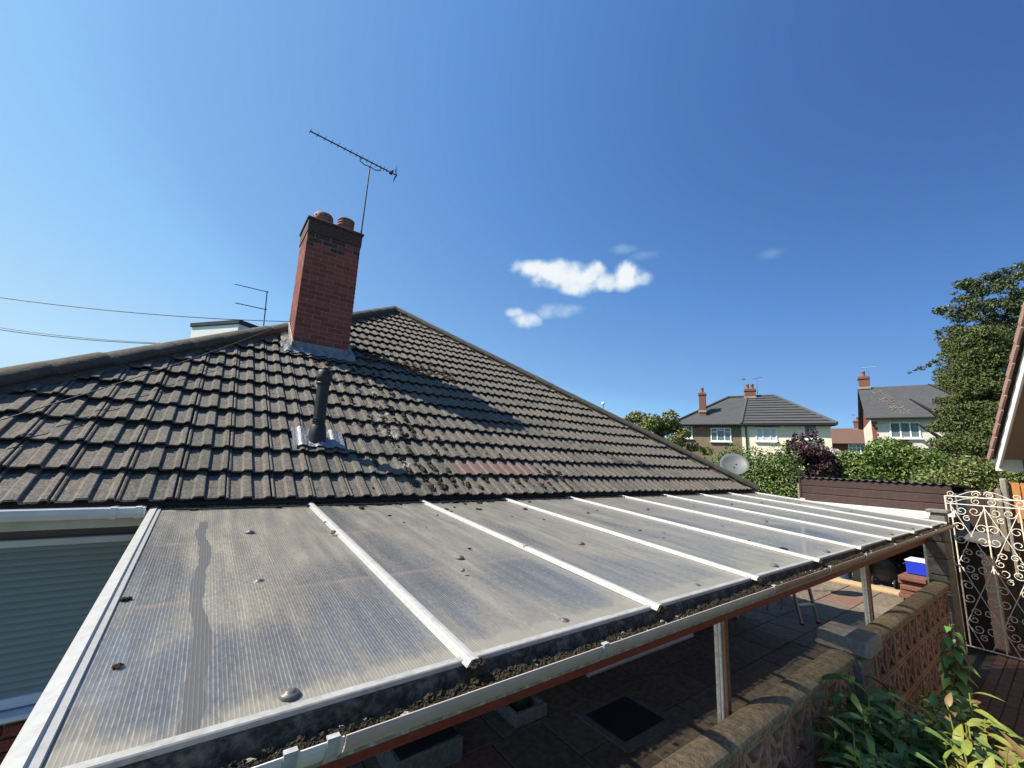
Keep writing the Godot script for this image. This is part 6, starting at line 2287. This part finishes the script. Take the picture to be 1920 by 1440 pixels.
func make_trees() -> void:
	# hedge at the left of the far garden
	var h := thing("hedge", "clipped green privet hedge behind the satellite dish", "hedge", Vector3(15.8, 0, -6.4))
	var blobs := []
	rng.seed = 101
	for k in 40:
		var t := k / 39.0
		var p := far_at(lerpf(1345, 1475, t) + rng.randfn(0, 6), 872 + rng.randfn(0, 12), 17.5 - t * 1.5) - h.position
		blobs.append([p + Vector3(0, -0.05, 0), Vector3(0.5, 0.42, 0.5)])
		blobs.append([p + Vector3(0, -0.8, 0), Vector3(0.55, 0.6, 0.55)])
		blobs.append([p + Vector3(0, -1.6, 0), Vector3(0.55, 0.6, 0.55)])
	foliage(h, M.leaves, blobs, 30000, 0.065, Color(0.08, 0.135, 0.028), 102, 0.5, 0.0, "foliage")
	trunk(h, 1.4, 0.06, 5, 0.5)
	# purple plum
	var pb := far_at(1510, 905, 18.0)
	h = thing("purple_plum", "purple-leaved plum tree in front of the cream house", "tree", Vector3(pb.x, 0, pb.z))
	var c := far_at(1510, 868, 18.0) - h.position
	trunk(h, c.y, 0.09, 8, 0.8)
	blobs = scatter_blobs(c, Vector3(0.92, 0.8, 0.92), 44, 0.26, 103)
	for e in [[1492, 822], [1518, 812], [1478, 838], [1540, 835], [1505, 826], [1530, 818]]:
		blobs.append([far_at(e[0], e[1], 18.0) - h.position, Vector3(0.1, 0.26, 0.1)])
	foliage(h, M.purple_leaves, blobs, 9000, 0.085, Color(0.05, 0.024, 0.032), 104, 0.2)
	# pale patch of unclear kind beside it, shaped as a white-petalled shrub
	var wf := far_at(1548, 875, 19.5)
	h = thing("pale_patch_shrub", "white-petalled shrub shape standing for a pale patch behind the purple plum", "shrub", Vector3(wf.x, 0, wf.z))
	c = wf - h.position
	trunk(h, c.y, 0.05, 5, 0.5)
	foliage(h, M.petals, scatter_blobs(c, Vector3(0.75, 0.6, 0.75), 22, 0.24, 105), 4500, 0.08, Color(0.6, 0.62, 0.62), 106, 0.5)
	# big round hedge right of the plum
	var rb := far_at(1660, 880, 19.0)
	h = thing("laurel_hedge", "broad bright green hedge behind the brown garage boards", "hedge", Vector3(rb.x, 0, rb.z))
	blobs = []
	rng.seed = 107
	for k in 60:
		var t := rng.randf()
		var top := 842.0 + 10.0 * sin(t * 9.0) + 14.0 * absf(t - 0.45)
		var p := far_at(lerpf(1568, 1762, t), top + 8 + rng.randf_range(0, 60), 19.0 + rng.randf_range(-1.0, 1.0)) - h.position
		blobs.append([p, Vector3(0.42, 0.36, 0.42) * rng.randf_range(0.8, 1.3)])
	foliage(h, M.leaves, blobs, 34000, 0.07, Color(0.085, 0.145, 0.028), 108, 0.5, 0.0, "foliage")
	trunk(h, 1.8, 0.1, 7, 0.9)
	# darker hedge in front of the conifer
	var db := far_at(1800, 890, 17.0)
	h = thing("ivy_bush", "mixed yellow-green bush above the gate, below the conifer", "shrub", Vector3(db.x, 0, db.z))
	blobs = []
	rng.seed = 109
	for k in 40:
		var t := rng.randf()
		var p := far_at(lerpf(1735, 1925, t), 880 + rng.randf_range(-4, 45) + 10 * absf(t - 0.4), 17.0 + rng.randf_range(-0.6, 0.8)) - h.position
		blobs.append([p, Vector3(0.34, 0.3, 0.34) * rng.randf_range(0.8, 1.3)])
	foliage(h, M.leaves, blobs, 20000, 0.065, Color(0.11, 0.145, 0.04), 110, 0.55, 0.0, "foliage")
	trunk(h, 1.6, 0.08, 5, 0.7)
	# conifer: drooping sprays in tiers
	var cb := far_at(1800, 880, 22.0)
	h = thing("conifer", "big green cypress with layered sprays beside the white house", "tree", Vector3(cb.x, 0, cb.z))
	trunk(h, 6.0, 0.22, 10, 1.2)
	blobs = []
	rng.seed = 111
	for k in 260:
		var t := rng.randf()
		var y := lerpf(905, 618, t)
		var half := 88.0 * (1.0 - 0.6 * pow(t, 1.5)) * (1.0 if t > 0.12 else 0.9)
		var cx := 1822.0 + 20.0 * t
		var x := cx + half * rng.randf_range(-1.0, 1.15)
		var dep := 22.0 - 2.4 * (1.0 - t * 0.5) * sqrt(maxf(0.0, 1.0 - pow((x - cx) / (half * 1.15), 2.0))) * rng.randf_range(0.75, 1.0)
		var p := far_at(x, y, dep) - h.position
		blobs.append([p, Vector3(0.3, 0.15, 0.3) * rng.randf_range(0.5, 1.6)])
	for k in 40:
		var t := rng.randf()
		var half := 55.0 * (1.0 - 0.6 * pow(t, 1.5))
		blobs.append([far_at(1825.0 + 18.0 * t + half * rng.randf_range(-1, 1), lerpf(900, 640, t), 22.3) - h.position, Vector3(0.5, 0.4, 0.5)])
	foliage(h, M.needles, blobs, 90000, 0.06, Color(0.062, 0.084, 0.02), 112, 0.55, 0.3)
	# tall tree behind it
	var tb := far_at(1870, 880, 26.0)
	h = thing("tall_tree", "tall broadleaf tree rising above the conifer", "tree", Vector3(tb.x, 0, tb.z))
	c = far_at(1888, 605, 26.0) - h.position
	trunk(h, c.y, 0.25, 14, 1.7)
	blobs = scatter_blobs(c, Vector3(2.1, 2.5, 2.1), 200, 0.24, 113)
	for e in [[1790, 630, 0.3], [1796, 600, 0.25], [1782, 655, 0.3], [1755, 678, 0.2], [1728, 690, 0.16], [1742, 684, 0.14], [1715, 694, 0.1], [1704, 699, 0.1], [1760, 698, 0.2], [1802, 560, 0.25], [1820, 535, 0.3], [1850, 520, 0.3], [1880, 512, 0.3], [1772, 640, 0.16], [1806, 590, 0.4], [1786, 645, 0.3], [1905, 515, 0.3], [1790, 550, 0.12], [1785, 575, 0.12], [1830, 550, 0.4], [1770, 665, 0.25], [1800, 665, 0.4], [1820, 640, 0.5]]:
		var p := far_at(e[0], e[1], 26.0) - h.position
		blobs.append([p, Vector3(e[2], e[2] * 0.7, e[2])])
	foliage(h, M.leaves, blobs, 26000, 0.085, Color(0.058, 0.082, 0.032), 114, 0.0)
	# tree beyond the right hip
	var lb := far_at(1205, 830, 30.0)
	h = thing("garden_tree", "yellow-green garden tree beside the pebbledashed house", "tree", Vector3(lb.x, 0, lb.z))
	c = far_at(1225, 815, 30.0) - h.position
	trunk(h, c.y, 0.14, 7, 1.2)
	blobs = scatter_blobs(c, Vector3(2.3, 1.3, 2.3), 34, 0.5, 115)
	for e in [[1195, 782, 0.6], [1215, 788, 0.6], [1235, 795, 0.5], [1250, 808, 0.5], [1185, 785, 0.5], [1275, 830, 0.5], [1300, 840, 0.45], [1325, 846, 0.4]]:
		blobs.append([far_at(e[0], e[1], 30.0) - h.position, Vector3(e[2], e[2] * 0.7, e[2])])
	foliage(h, M.leaves, blobs, 9000, 0.15, Color(0.13, 0.15, 0.04), 116, 0.3)

func _ready() -> void:
	set_stage()
	make_materials()
	make_yard()
	make_passage()
	make_bungalow()
	make_roof_fittings()
	make_lean_to()
	make_screen_wall()
	make_gate()
	make_garage()
	make_fences()
	make_neighbour()
	make_far_houses()
	make_trees()
	make_plants()
